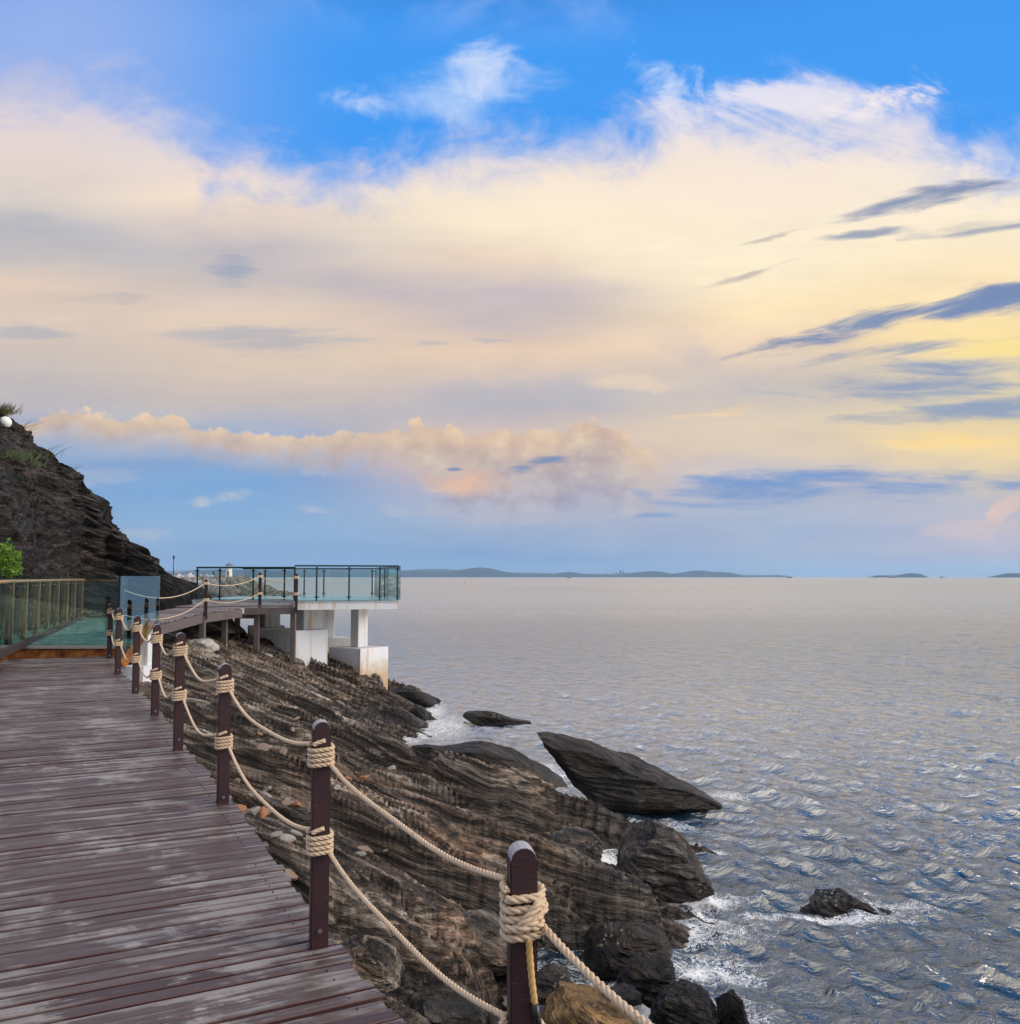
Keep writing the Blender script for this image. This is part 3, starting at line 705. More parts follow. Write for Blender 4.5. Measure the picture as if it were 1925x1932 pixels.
rock([(1018,1386),(1045,1388),(1120,1403),(1175,1424),(1232,1450),(1270,1474),(1300,1484),(1335,1500),(1376,1528),(1405,1556),(1280,1580),(1180,1560),(1120,1520),(1085,1478),(1052,1440),(1026,1408)], 17.3, .85, M_DARK, 'large dark pointed rock slab tilting out of the sea, the biggest free-standing rock', 5, .75)
rock([(770,1400),(800,1398),(838,1408),(870,1410),(920,1409),(965,1418),(1010,1440),(1060,1470),(1120,1510),(1160,1545),(1150,1580),(1040,1560),(950,1510),(880,1470)], 19.3, .9, M_DARK, 'low dark ridge of rock lying in the gap behind the large pointed slab', 15, .6, cat='rock ridge', name='rock_ridge')
rock([(1188,1562),(1225,1548),(1262,1553),(1288,1585),(1312,1622),(1336,1655),(1340,1700),(1180,1700),(1166,1640),(1172,1600)], 12.6, .8, M_BOULD, 'grey-brown triangular boulder standing at the water edge above the white foam', 25, .6)
rock([(1045,1576),(1085,1564),(1118,1572),(1136,1592),(1132,1625),(1105,1645),(1050,1640),(1030,1612)], 13.6, .45, M_BOULD, 'rounded grey boulder wedged between the ledges beside a small inlet', 35, .5)
rock([(972,1575),(1000,1568),(1035,1574),(1050,1600),(1045,1640),(1000,1640),(970,1610)], 14.0, .35, M_BROWN, 'small reddish brown rock left of the rounded grey boulder', 37, .6)
rock([(1500,1695),(1525,1672),(1560,1652),(1600,1650),(1640,1664),(1690,1678),(1712,1700),(1690,1740),(1600,1750),(1520,1745)], 12.2, .5, M_DARK, 'low wet rock standing alone in the water on the right, washed by ripples', 45, .8, lift=-.27)
rock([(874,1350),(882,1341),(905,1339),(935,1346),(965,1356),(1000,1361),(1000,1375),(900,1375)], 27.0, .35, M_DARK, 'flat black rock barely above the water, farthest out of the free-standing rocks', 55, .5)
rock([(728,1300),(745,1292),(775,1296),(800,1306),(826,1322),(830,1345),(760,1350),(730,1335)], 31.0, 1.0, M_DARK, 'dark rock at the foot of the rust-stained white footing', 65, .7)
rock([(760,1330),(785,1328),(812,1348),(815,1380),(760,1382)], 28.0, .8, M_DARK, 'small dark wet rock just off the shore in front of the white footing', 67, .7)
rock([(1098,1812),(1105,1775),(1140,1753),(1190,1746),(1240,1755),(1266,1785),(1262,1825),(1200,1860),(1120,1850)], 10.3, .5, M_DARK, 'wet black boulder with pale barnacles right of the nearest post', 75, .6)
rock([(1165,1860),(1190,1815),(1225,1798),(1262,1812),(1280,1845),(1272,1885),(1220,1900),(1170,1890)], 9.6, .35, M_DARK, 'rough dark rock crusted with shells in front of the black boulder', 85, .9)
rock([(998,1868),(1005,1836),(1035,1822),(1068,1834),(1082,1865),(1070,1905),(1010,1905)], 9.3, .35, M_DARK, 'dark wet rock half hidden behind the nearest post', 95, .7)
rock([(1015,1960),(1030,1905),(1062,1878),(1110,1868),(1155,1885),(1190,1915),(1215,1950),(1200,2010),(1040,2010)], 8.5, .5, M_BROWN, 'golden brown algae-covered boulder at the bottom beside the nearest post', 105, .6)
rock([(735,1905),(765,1886),(815,1876),(870,1884),(908,1905),(915,1950),(860,1990),(750,1990)], 8.3, .5, M_BOULD, 'brown lumpy boulder at the bottom beside the boardwalk edge', 115, .7, lift=.05)
rock([(640,1790),(665,1770),(715,1780),(750,1805),(758,1835),(730,1860),(670,1860)], 7.6, .4, M_ROCK, 'pale brown flaky rock close to the boardwalk edge near the second post', 125, .8)
rock([(1232,1905),(1250,1868),(1290,1855),(1325,1872),(1348,1905),(1350,1960),(1240,1970)], 8.9, .35, M_DARK, 'jagged dark rock in the foam at the bottom right of the ropes', 135, 1.0)
rock([(1355,1890),(1372,1868),(1395,1880),(1410,1925),(1400,1960),(1360,1950)], 8.8, .2, M_DARK, 'small black rock tip poking out of the foam, rightmost near the bottom', 137, 1.0)
rock([(806,1775),(840,1742),(890,1728),(940,1742),(985,1775),(1000,1820),(965,1862),(880,1868),(820,1840)], 9.7, .6, M_BOULD, 'big rounded dark green-grey boulder under the lower rope left of the nearest post', 145, .55)
rock([(1140,1888),(1150,1868),(1180,1862),(1205,1872),(1208,1895),(1160,1905)], 9.2, .18, M_DARK, 'fist-sized dark rock between the algae boulder and the shell-crusted rock', 147, .8)
rock([(715,1850),(735,1815),(775,1795),(820,1815),(835,1860),(810,1905),(740,1910)], 8.7, .5, M_BOULD, 'smooth brown boulder between the flaky rock and the lumpy boulder', 155, .5)
rock([(940,1888),(955,1880),(985,1880),(1000,1890),(985,1900),(950,1900)], 9.3, .12, M_STONE3, 'flat pale blue-grey stone in the pool left of the nearest post', 157, .3, strata=.3, cat='stone', name='stone')

# loose shale pieces lying on the slope
def loose_stones():
    bases = []
    for k in range(4):
        rnd = np.random.RandomState(k + 3)
        bm = bmesh.new(); bmesh.ops.create_icosphere(bm, subdivisions=3, radius=1)
        for v in bm.verts:
            n = v.co.normalized(); r = 1
            for _j in range(7):
                pass
            v.co = n
        planes = [Vector(rnd.normal(size=3)).normalized() for _ in range(11)]; ds = rnd.uniform(.55, .85, 11)
        for v in bm.verts:
            for pl, dd in zip(planes, ds):
                h = v.co.dot(pl)
                if h > dd: v.co -= pl * (h - dd)
        bmesh.ops.scale(bm, vec=(1, .7, .38), verts=bm.verts)
        me = bpy.data.meshes.new('loose_stone'); bm.to_mesh(me); bm.free(); bases.append(me)
    mats = [M_STONE, M_STONE2, M_STONE3]
    lab = {0: 'small loose brown shale piece lying on the rock slope beside the boardwalk', 1: 'small loose orange shale piece lying on the rock slope beside the boardwalk', 2: 'small loose grey shale piece lying on the rock slope beside the boardwalk'}
    rnd = random.Random(4)
    spots = []
    for k in range(95):
        if k < 55: px = rnd.gauss(525, 40); py = rnd.gauss(1430, 38)
        else: px = rnd.uniform(440, 760); py = rnd.uniform(1370, 1640)
        p = atz(px, py, 1.75)
        for _ in range(4):
            zt = float(terrain_z(np.array([p.x]), np.array([p.y]))[0]); p = atz(px, py, max(.3, zt * .6 + p.z * .4))
        if p.z < .5: continue
        spots.append((p.x, p.y, rnd.uniform(.05, .15)))
    xs = np.array([s_[0] for s_ in spots]); ys = np.array([s_[1] for s_ in spots]); zs = terrain_z(xs, ys)
    for (x, y, r), z in zip(spots, zs):
        k = rnd.choice([0, 0, 1, 2, 2])
        me = rnd.choice(bases)
        o = bpy.data.objects.new('loose_stone', me); COL.objects.link(o)
        if not me.materials: me.materials.append(mats[0])
        o.material_slots[0].link = 'OBJECT'; o.material_slots[0].material = mats[k]
        o.location = (x, y, z + r * .2); o.scale = (r, r, r); o.rotation_euler = (rnd.uniform(-.5, .5), rnd.uniform(-.3, .6), rnd.uniform(0, 6))
        tag(o, lab[k], 'stone', 'loose %s shale pieces on the slope' % ('brown', 'orange', 'grey')[k])
loose_stones()

# ------------------------------------------------------------------ sea
def make_sea():
    a = np.radians(np.concatenate([np.linspace(-100, -40, 60)[:-1], np.linspace(-40, -20, 60)[:-1], np.linspace(-20, 33, 900), np.linspace(33, 100, 80)[1:]]))
    r = np.concatenate([np.linspace(.5, 4, 8)[:-1], np.exp(np.linspace(np.log(4), np.log(350), 1500)), np.exp(np.linspace(np.log(350), np.log(14000), 90))[1:]])
    A, Rr = np.meshgrid(a, r)
    x0 = Rr * np.sin(A); y0 = Rr * np.cos(A)
    z = np.zeros_like(x0); dx = np.zeros_like(x0); dy = np.zeros_like(x0)
    rnd = np.random.RandomState(5)
    sp = Rr * .0030
    sp = sp * (1 + 14 * sstep(170, 345, Rr))
    sh = .45 + .55 * sstep(0, 9, x0 - np.interp(y0, YS, XS))
    patch = .75 + .5 * fbm(x0 * .07, y0 * .05, 0, 77, 2)
    for k in range(72):
        lam = .22 * (5.0 / .22) ** (rnd.rand() ** 1.35)
        th = R(200) + rnd.normal() * .75
        kx, ky = math.cos(th), math.sin(th)
        K = 2 * math.pi / lam
        A0 = .0108 * lam / (1 + (lam / 1.3) ** 1.1) * (.5 + rnd.rand())
        ph = K * (kx * x0 + ky * y0) + rnd.rand() * 6.28
        w = A0 * (1 + .50 * sstep(42, 12, Rr)) * np.clip((lam / sp - 2.5) / 4, 0, 1) * (sh if lam > 2 else 1) * (patch if lam < 2 else 1)
        sn, cs = np.sin(ph), np.cos(ph)
        z += w * cs; dx -= w * .8 * kx * sn; dy -= w * .8 * ky * sn
    x = x0 + dx; y = y0 + dy
    # swirl and mounding round the low rock
    V = np.stack([x, y, z], -1).reshape(-1, 3)
    F = grid_faces(len(r), len(a))[:, ::-1]
    m, nt, b, o_ = mat_new('sea_water')
    p = pos(nt)
    dist = nt.vmath('LENGTH', p)
    X, Y, Z = nt.sep(p)
    n1 = nt.noise(nt.comb(X, nt.math('MULTIPLY', Y, 1.5), 0), 3.6, 5, .6, .4)
    n2 = nt.noise(nt.comb(X, nt.math('MULTIPLY', Y, 1.6), 3), 11.0, 4, .6, .3)
    n3 = nt.noise(nt.comb(X, nt.math('MULTIPLY', Y, 1.3), 6), .55, 5, .65, .3)
    n4 = nt.noise(nt.comb(nt.math('MULTIPLY', X, .5), Y, 6), .12, 5, .7, .2)
    nearf = nt.smooth(dist, 45, 10)
    midf = nt.smooth(dist, 260, 30)
    n1b = nt.noise(nt.comb(nt.math('MULTIPLY', X, .8), nt.math('MULTIPLY', Y, 1.7), 12), 1.9, 3, .5, .5)
    h = nt.math('ADD', nt.math('MULTIPLY', nt.math('MULTIPLY_ADD', n1b, .9, n1), nt.math('MULTIPLY', .047, midf)), nt.math('MULTIPLY', nt.math('MULTIPLY', n2, .007), nearf))
    h = nt.math('ADD', h, nt.math('MULTIPLY', n3, .07))
    n5 = nt.noise(nt.comb(X, nt.math('MULTIPLY', Y, 1.4), 9), 1.7, 4, .6, .3)
    h = nt.math('ADD', h, nt.math('MULTIPLY', nt.math('MULTIPLY', n5, .10), nt.smooth(dist, 600, 100)))
    h = nt.math('ADD', h, nt.math('MULTIPLY', nt.math('MULTIPLY', n4, .14), nt.smooth(dist, 60, 250)))
    nrm = nt.bump(h, 1.0, 1.0)
    at_ = nt.n('ShaderNodeAttribute'); at_.attribute_name = 'foam'
    fo = at_.outputs['Fac']
    f1 = nt.noise(nt.comb(X, nt.math('MULTIPLY', Y, 1.2), 0), 5.5, 8, .72, 1.6)
    f2 = nt.n('ShaderNodeTexVoronoi'); nt.link(nt.vmath('ADD', p, nt.noise(p, 6, 3, .6, col=True)), f2.inputs['Vector']); f2.inputs['Scale'].default_value = 7
    f2.feature = 'DISTANCE_TO_EDGE'
    lace = nt.smooth(f2.outputs['Distance'], .14, .02)
    fm = nt.math('ADD', nt.math('ADD', nt.math('MULTIPLY', fo, 1.5), nt.math('MULTIPLY', nt.math('SUBTRACT', f1, .5), 1.5)), nt.math('MULTIPLY', lace, .36))
    foam = nt.math('MULTIPLY', nt.smooth(fm, .60, .76), nt.smooth(fo, .02, .2))
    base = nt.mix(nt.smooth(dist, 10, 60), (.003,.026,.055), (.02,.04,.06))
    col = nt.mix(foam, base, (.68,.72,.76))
    nt.link(col, b.inputs['Base Color'])
    rg = nt.math('MULTIPLY_ADD', nt.smooth(dist, 14, 160), .27, .045)
    wp_ = nt.noise(nt.comb(nt.math('MULTIPLY', X, .006), nt.math('MULTIPLY', Y, .022), 2), 1.0, 5, .6, .4)
    rg = nt.math('ADD', rg, nt.math('MULTIPLY', nt.math('SUBTRACT', wp_, .5), .30), clamp=True)
    nt.link(nt.math('MAXIMUM', rg, nt.math('MULTIPLY', foam, .6)), b.inputs['Roughness'])
    nt.link(nt.math('MULTIPLY_ADD', nt.smooth(dist, 10, 33), 14.0, 3.3), b.inputs['IOR'])
    b.inputs['Specular IOR Level'].default_value = .5
    b.inputs['Specular Tint'].default_value = (1.0, .955, .85, 1)
    nt.link(nrm, b.inputs['Normal'])
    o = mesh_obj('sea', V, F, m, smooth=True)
    xf, yf = V[:, 0], V[:, 1]
    foam_a = np.zeros(len(V), np.float32)
    near = (np.hypot(xf, yf) < 60)
    idx = np.where(near)[0]
    tz = terrain_z(xf[idx], yf[idx], fine=False)
    foam_a[idx] = .42 * sstep(-.40, -.02, tz)
    def blob(px, py, rx, ry, k, rot=0):
        p = atz(px, py, 0); c, s_ = math.cos(R(rot)), math.sin(R(rot))
        ex = (xf - p.x); ey = (yf - p.y)
        q = ((ex * c + ey * s_) / rx) ** 2 + ((-ex * s_ + ey * c) / ry) ** 2
        foam_a[:] = np.maximum(foam_a, k * np.exp(-q))
    blob(1240, 1700, .75, .42, 1.0); blob(1310, 1700, .7, .28, .7); blob(1222, 1735, .4, .35, .75)
    blob(1150, 1640, .35, .9, .85); blob(1150, 1690, .35, .5, .75); blob(1330, 1760, .9, .5, .42)
    blob(1500, 1730, .9, .22, .50); blob(1600, 1735, .8, .22, .5); blob(1370, 1500, .5, .5, .45); blob(1240, 1560, .6, .3, .4)
    blob(1330, 1830, .7, .45, .50); blob(1300, 1930, .8, .7, .58); blob(1120, 1870, .6, .4, .65); blob(1180, 1935, .6, .5, .7)
    blob(1020, 1460, .7, 1.2, .5); blob(840, 1370, 1.0, 2.2, .48); blob(815, 1345, .5, 2.0, .55); blob(935, 1362, 1.2, .5, .4); blob(1700, 1710, .6, .4, .42)
    at2 = o.data.attributes.new('foam', 'FLOAT', 'POINT'); at2.data.foreach_set('value', foam_a)
    tag(o, kind='structure')
make_sea()

# ------------------------------------------------------------------ boardwalk
HP = 1.05
HAZE = 5.2e-5
posts_px = [(206,1139,1242),(222,1147,1270),(255.5,1162,1308),(292,1178,1350),(336,1194,1405),(420,1252,1516),(601,1360,1773)]
POSTS = []
for px, pt, pb in posts_px:
    vt = uv(px, pt)[1]; vb = uv(px, pb)[1]; Y = HP / (vt - vb)
    POSTS.append(at(px, pb, Y))
p8 = at(985, 1594, 2.98); POSTS.append(Vector((p8.x, p8.y, p8.z - HP)))
# right edge of the decking: passes just outside the posts
edge = [Vector((p.x, p.y, p.z)) for p in POSTS]
edge[1].z = (edge[0].z + edge[2].z) / 2
for _ in range(2):
    for i in range(1, 7): edge[i].z = (edge[i-1].z + edge[i].z * 2 + edge[i+1].z) / 4
d0 = (edge[0] - edge[1]).normalized()
edge = [edge[0] + Vector((d0.x, d0.y, 0)) * .45] + edge
dl = (edge[-1] - edge[-2]).normalized(); edge += [edge[-1] + dl * 1.2, edge[-1] + dl * 3.5]
edge[-1].z = edge[-2].z = edge[-3].z
def deck_dir(i):
    a = edge[max(i-1, 0)]; b = edge[min(i+1, len(edge)-1)]; d = (b - a); d.z = 0; return d.normalized()
WID = 1.83
Rt = []; Lt = []
for i, e in enumerate(edge):
    d = deck_dir(i); nrm = Vector((-d.y, d.x, 0))      # d points to the camera side; left of travel
    if nrm.x < 0: nrm = -nrm
    Rt.append(e + nrm * .085); Lt.append(e - nrm * WID)
def resample(pl, n):
    seg = [0]
    for i in range(1, len(pl)): seg.append(seg[-1] + (pl[i] - pl[i-1]).length)
    out = []
    for k in range(n):
        t = seg[-1] * k / (n - 1); i = 0
        while i < len(pl) - 2 and seg[i+1] < t: i += 1
        out.append(pl[i].lerp(pl[i+1], (t - seg[i]) / max(seg[i+1] - seg[i], 1e-6)))
    return out
def param(pl, tt):     # evaluate polyline by index parameter
    i = min(int(tt), len(pl) - 2); return pl[i].lerp(pl[i+1], tt - i)
def planked(name, Rl, Ll, mat, parent, pitch=.098, gap=.017, th=.035, seed=1, jit=.02):
    rnd = random.Random(seed)
    cen = [(a + b) / 2 for a, b in zip(Rl, Ll)]
    cum = [0]
    for i in range(1, len(cen)): cum.append(cum[-1] + (cen[i] - cen[i-1]).length)
    n = int(cum[-1] / pitch)
    def ev(dist):
        i = 0
        while i < len(cum) - 2 and cum[i+1] < dist: i += 1
        t = (dist - cum[i]) / (cum[i+1] - cum[i]); return Rl[i].lerp(Rl[i+1], t), Ll[i].lerp(Ll[i+1], t)
    vs = []; fs = []; at_ = []
    for k in range(n):
        a0 = k * pitch; r0, l0 = ev(a0 + gap / 2); r1, l1 = ev(a0 + pitch - gap / 2)
        rid = rnd.random(); dz = rnd.uniform(-.004, .004); tilt = rnd.uniform(-.003, .003)
        ex = rnd.uniform(-jit, jit); dirr = (r0 - l0).normalized()
        r0 = r0 + dirr * ex; r1 = r1 + dirr * ex
        L = (r0 - l0).length; W_ = pitch - gap; bz = .005
        o = len(vs); NS = 10
        for j in range(NS + 1):
            t = j / NS
            a = l0.lerp(r0, t); b = l1.lerp(r1, t); ac = (b - a).normalized(); w = rnd.uniform(-.001, .001)
            prof = [(a, -th, -W_/2), (a, -bz, -W_/2), (a + ac * bz, 0, -W_/2 + bz), (b - ac * bz, 0, W_/2 - bz), (b, -bz, W_/2), (b, -th, W_/2)]
            for m_, (pp, zz, cc) in enumerate(prof):
                q = Vector(pp); q.z += zz + dz + (tilt if m_ < 3 else -tilt) + w
                vs.append(q); at_.append((rid, t * L, cc))
        for j in range(NS):
            for m_ in range(6):
                m2 = (m_ + 1) % 6
                fs.append((o + j*6 + m_, o + (j+1)*6 + m_, o + (j+1)*6 + m2, o + j*6 + m2))
        fs.append(tuple(o + m_ for m_ in range(6))); fs.append(tuple(o + NS*6 + m_ for m_ in reversed(range(6))))
    ob = mesh_obj(name, vs, fs, mat, parent)
    A_ = ob.data.attributes.new('pl', 'FLOAT_VECTOR', 'POINT'); A_.data.foreach_set('vector', np.array(at_, np.float32).ravel())
    bm = bmesh.new(); bm.from_mesh(ob.data); bmesh.ops.recalc_face_normals(bm, faces=bm.faces); bm.to_mesh(ob.data); bm.free()
    return ob
bw = empty('boardwalk', (0, 0, 0)); tag(bw, 'long weathered dark brown plank boardwalk curving along the shore', 'boardwalk')
planked('decking', Rt, Lt, M_PLANK, bw)
jm = MB()
for off in (.10, .9, 1.7):
    for i in range(len(edge) - 1):
        d = deck_dir(i); a = Rt[i].lerp(Lt[i], off / WID); b = Rt[i+1].lerp(Lt[i+1], off / WID)
        jm.beam(a + Vector((0, 0, -.115)), b + Vector((0, 0, -.115)), .07, .15)
jm.build('joist', M_JOIST, bw)
sm_ = MB(); sm_.tube([Vector((0, 0, -.003)), Vector((0, 0, .0045))], .0042, 6); _s = sm_.build('screw', M_JOIST); me_screw = _s.data; bpy.data.objects.remove(_s)
cen = [(a + b) / 2 for a, b in zip(Rt, Lt)]
cum = [0]
for i in range(1, len(cen)): cum.append(cum[-1] + (cen[i] - cen[i-1]).length)
k = 0; scr = []
while (k + .5) * .098 < cum[-1]:
    dist = (k + .5) * .098; i = 0
    while i < len(cum) - 2 and cum[i+1] < dist: i += 1
    t = (dist - cum[i]) / (cum[i+1] - cum[i]); r0 = Rt[i].lerp(Rt[i+1], t); l0 = Lt[i].lerp(Lt[i+1], t)
    for f in (.07, .95): scr.append(r0.lerp(l0, f))
    k += 1
scr = [q for q in scr if q.y > 3.0]
scr.sort(key=lambda q: q.y + (50 if abs(q.x) > q.y * .55 else 0))
for q in scr[:100]:
    o = bpy.data.objects.new('screw', me_screw); COL.objects.link(o); o.parent = bw; o.location = q
nm = MB()
for q in scr[100:]: nm.tube([q + Vector((0, 0, -.003)), q + Vector((0, 0, .0045))], .0042, 6)
o = nm.build('screw', M_JOIST, bw); o['kind'] = 'stuff'
for i in (1, 3, 5, 7, 8, 9):
    for f in (.08, .92):
        pm = MB(); q = Rt[i].lerp(Lt[i], f); pm.beam(q + Vector((0, 0, -.19)), Vector((q.x, q.y, 1.0)), .12, .12); pm.build('support_pile', M_JOIST, bw)

# ------------------------------------------------------------------ rope posts
def post_mesh(Hh, w=.095, below=.0):
    # square post with an arched top, extruded profile
    n = 7; prof = [(-w/2, -below), (w/2, -below), (w/2, Hh - .045)]
    for k in range(n + 1):
        a = math.pi * k / n; prof.append((math.cos(a) * w/2 * .92, Hh - .036 + .036 * math.sin(a)))
    prof.append((-w/2, Hh - .045))
    bm = bmesh.new()
    f = bm.faces.new([bm.verts.new((x, -w/2, z)) for x, z in prof])
    r = bmesh.ops.extrude_face_region(bm, geom=[f])
    bmesh.ops.translate(bm, vec=(0, w, 0), verts=[v for v in r['geom'] if isinstance(v, bmesh.types.BMVert)])
    bmesh.ops.recalc_face_normals(bm, faces=bm.faces)
    ed = [e for e in bm.edges if abs((e.verts[0].co - e.verts[1].co).normalized().z) > .99]
    bmesh.ops.bevel(bm, geom=ed, offset=.006, segments=2, affect='EDGES')
    me = bpy.data.meshes.new('post_body'); bm.to_mesh(me); bm.free()
    return me
me_post = post_mesh(HP, .085, .22)
me_post.materials.append(M_POST)
capm = MB()
for k in range(7):
    a0 = math.pi * (k) / 7; a1 = math.pi * (k + 1) / 7; w = .095
    z0 = HP - .036 + .036 * math.sin(a0) + .0022; z1 = HP - .036 + .036 * math.sin(a1) + .0022; w = .085
    x0 = math.cos(a0) * w/2 * .94; x1 = math.cos(a1) * w/2 * .94
    capm.add([(x0, -.041, z0), (x0, .041, z0), (x1, .041, z1), (x1, -.041, z1), (x0, -.041, z0 - .004), (x0, .041, z0 - .004), (x1, .041, z1 - .004), (x1, -.041, z1 - .004)],
             [(0,1,2,3), (7,6,5,4), (0,3,7,4), (1,5,6,2), (0,4,5,1), (3,2,6,7)])
cap0 = capm.build('cap', M_CAP); me_cap = cap0.data; bpy.data.objects.remove(cap0)
bt = MB(); bt.tube([(0, -.0425, .055), (0, -.049, .055)], .012, 12); bt.tube([(0, -.049, .055), (0, -.057, .055)], .006, 6)
b0 = bt.build('bolt', M_STEEL); me_bolt = b0.data; bpy.data.objects.remove(b0)
plabels = ['dark brown rope post at the far end of the boardwalk, next to the rusty beam', 'brown rope post second from the far end of the boardwalk', 'brown rope post in front of the mirrored glass screen', 'brown rope post at the right edge of the mirrored screen, fourth from the far end',
  'brown rope post third nearest to the mirrored screen side, fourth from the camera', 'brown rope post with two lashings, third from the camera', 'tall brown rope post standing at the notch of the decking, second from the camera', 'nearest and largest brown rope post with a knotted rope and hanging tail']
plabels[4] = 'brown rope post standing clear of the glass screen, fourth from the camera'
plabels = [' '.join(l.split()[:16]) for l in plabels]
PY = []
for i, p in enumerate(POSTS):
    rz = -math.atan2(p.x, p.y) + R(7 if i < 7 else 9)
    t = empty('rope_post', (p.x, p.y, p.z), rz); tag(t, plabels[i], 'post', 'rope posts along the boardwalk')
    for nm_, me in (('post_body', me_post), ('cap', me_cap), ('bolt', me_bolt)):
        c = bpy.data.objects.new(nm_, me); COL.objects.link(c); c.parent = t
    PY.append(rz)

# ropes: three-strand geometry
def rope_strands(mb, pts, r, pitch_k=6.5, sides=6, step=None):
    pts = [Vector(p) for p in pts]
    # dense resample
    L = sum((pts[i+1]-pts[i]).length for i in range(len(pts)-1)); st = step or r * .8
    n = max(6, int(L / st)); P_ = resample(pts, n)
    prev = None; fr = []
    for i, p in enumerate(P_):
        t = (P_[min(i+1, n-1)] - P_[max(i-1, 0)]).normalized()
        if prev is None:
            a = Vector((0, 0, 1)) if abs(t.z) < .9 else Vector((1, 0, 0)); nr = t.cross(a).normalized()
        else: nr = (prev - t * prev.dot(t)).normalized()
        prev = nr; fr.append((p, nr, t.cross(nr)))
    pit = r * pitch_k; ds = L / (n - 1)
    for k in range(3):
        sp_ = []
        for i, (p, a, b) in enumerate(fr):
            th = 2 * math.pi * (i * ds / pit + k / 3)
            sp_.append(p + (a * math.cos(th) + b * math.sin(th)) * r * .48)
        mb.tube(sp_, r * .56, sides)
def wrap_pts(c, rz, z_top, turns, r, w=.085, start=math.pi, dz=None, n=28):
    pts = []; dz = dz or r * 2.02; N = int(turns * n)
    for i in range(N + 1):
        a = start - 2 * math.pi * i / n
        ca, sa = math.cos(a), math.sin(a); e = 4.5
        rr = (w/2 + r * 1.0) / ((abs(ca) ** e + abs(sa) ** e) ** (1 / e))
        x, y = ca * rr, sa * rr
        X = c.x + x * math.cos(rz) - y * math.sin(rz); Y_ = c.y + x * math.sin(rz) + y * math.cos(rz)
        pts.append(Vector((X, Y_, z_top - dz * i / n)))
    return pts
ZU, ZL = HP - .115, HP - .535
def sag(a, b, s, n=26, lump=0.0, seed=0):
    out = []
    rnd = random.Random(seed); ph = rnd.random() * 6
    for i in range(n + 1):
        t = i / n; q = a.lerp(b, t); q.z -= s * 4 * t * (1 - t); q.z += lump * math.sin(t * 7 + ph) * t * (1 - t); out.append(q)
    return out
RR = .0118
names = ['far-end', 'second', 'third', 'fourth', 'fifth', 'sixth', 'seventh']
order = ['first and second posts from the far end', 'second and third posts from the far end', 'third and fourth posts from the far end', 'fourth and fifth posts from the far end', 'two middle-distance posts, third and fourth from the camera', 'second and third posts from the camera', 'nearest post and the tall post behind it']
for lvl, Z in (('upper', ZU), ('lower', ZL)):
    for i in range(len(POSTS)):
        c = POSTS[i]; big = (i == 7)
        turns = 4.0 if i > 1 else 3
        ang0 = math.pi * .5
        w = wrap_pts(c, PY[i], c.z + Z, turns + .55, RR, start=ang0 + math.pi * .5)
        if i < len(POSTS) - 1:
            nxt = POSTS[i+1]
            # leaves at the side facing the next post, arrives at the far side of the next one
            dv = (nxt - c); dv.z = 0; dv.normalize()
            a = c + dv * (.052) + Vector((0, 0, Z - RR * 2.02 * (turns - .2))) ; 
            side = Vector((dv.y, -dv.x, 0))
            if side.x < 0: side = -side
            a = a + side * .03
            b = Vector((nxt.x, nxt.y, nxt.z + Z)) - dv * .055 - side * .03
            if i + 1 == 7: b.z -= .0 if lvl == 'upper' else .0
            sp = rope_obj = empty('guard_rope', (c.x, c.y, c.z))
            tag(sp, '%s beige rope sagging between the %s' % (lvl, order[i]), 'rope', '%s ropes of the boardwalk fence' % lvl)
            mb = MB(); rope_strands(mb, [Vector(q) - c for q in sag(a, b, (.11 if lvl == 'upper' else .13) * (1 if i < 6 else .62), seed=i, lump=.05)], RR * .96, step=RR * 1.1)
            mb.build('rope_span', M_ROPE, sp, smooth=True)
            mb = MB(); rope_strands(mb, [q - c for q in w], RR, step=RR * .75)
            mb.build('lashing', M_ROPE, sp, smooth=True)
            # loose end sticking out on top of the lashing
            mb = MB(); e0 = w[0] - c
            sd_ = Matrix.Rotation(PY[i], 3, 'Z') @ Vector((1, 0, 0))
            fr_ = Matrix.Rotation(PY[i], 3, 'Z') @ Vector((0, -1, 0))
            q0 = Vector((0, 0, Z + RR * .7)) - sd_ * .047 + fr_ * (.0425 + RR); q1 = Vector((0, 0, Z + RR * 2.3)) + sd_ * .012 + fr_ * (.0425 + RR * 1.1)
            rope_strands(mb, [q0, q0.lerp(q1, .5) + Vector((0, 0, .002)), q1], RR * .95, step=RR * .7)
            mb.build('rope_end', M_ROPE, sp, smooth=True)
# the nearest post: thick knot, tail with black tape, ropes going on to the right
c = POSTS[7]; rz = PY[7]
kn = empty('knotted_rope', tuple(c)); tag(kn, 'thick cross-wound rope knot with a hanging tail on the nearest post', 'rope')
RK = .0135
mb = MB()
wp = wrap_pts(c, rz, c.z + ZU - .01, 1.0, RK, start=math.pi * 1.2, dz=.026); rope_strands(mb, [q - c for q in wp], RK, step=RK * .6)
wp = wrap_pts(c, rz, c.z + ZU - .042, 4.4, RK, start=math.pi * 1.1, dz=.0275); rope_strands(mb, [q - c for q in wp], RK, step=RK * .6)
Mz = Matrix.Rotation(rz, 3, 'Z')
def loc(x, y, z): return Mz @ Vector((x, y, z))
h = .0425
rope_strands(mb, [loc(-h * .5, -h - RK * 2.2, ZU - .115), loc(0, -h - RK * 2.9, ZU - .085), loc(h * .8, -h - RK * 2.4, ZU - .05), loc(h + RK * 1.3, -h * .6, ZU - .022), loc(h + RK * 1.4, h * .4, ZU - .02), loc(h * .5, h + RK * 1.4, ZU - .03)], RK, step=RK * .6)
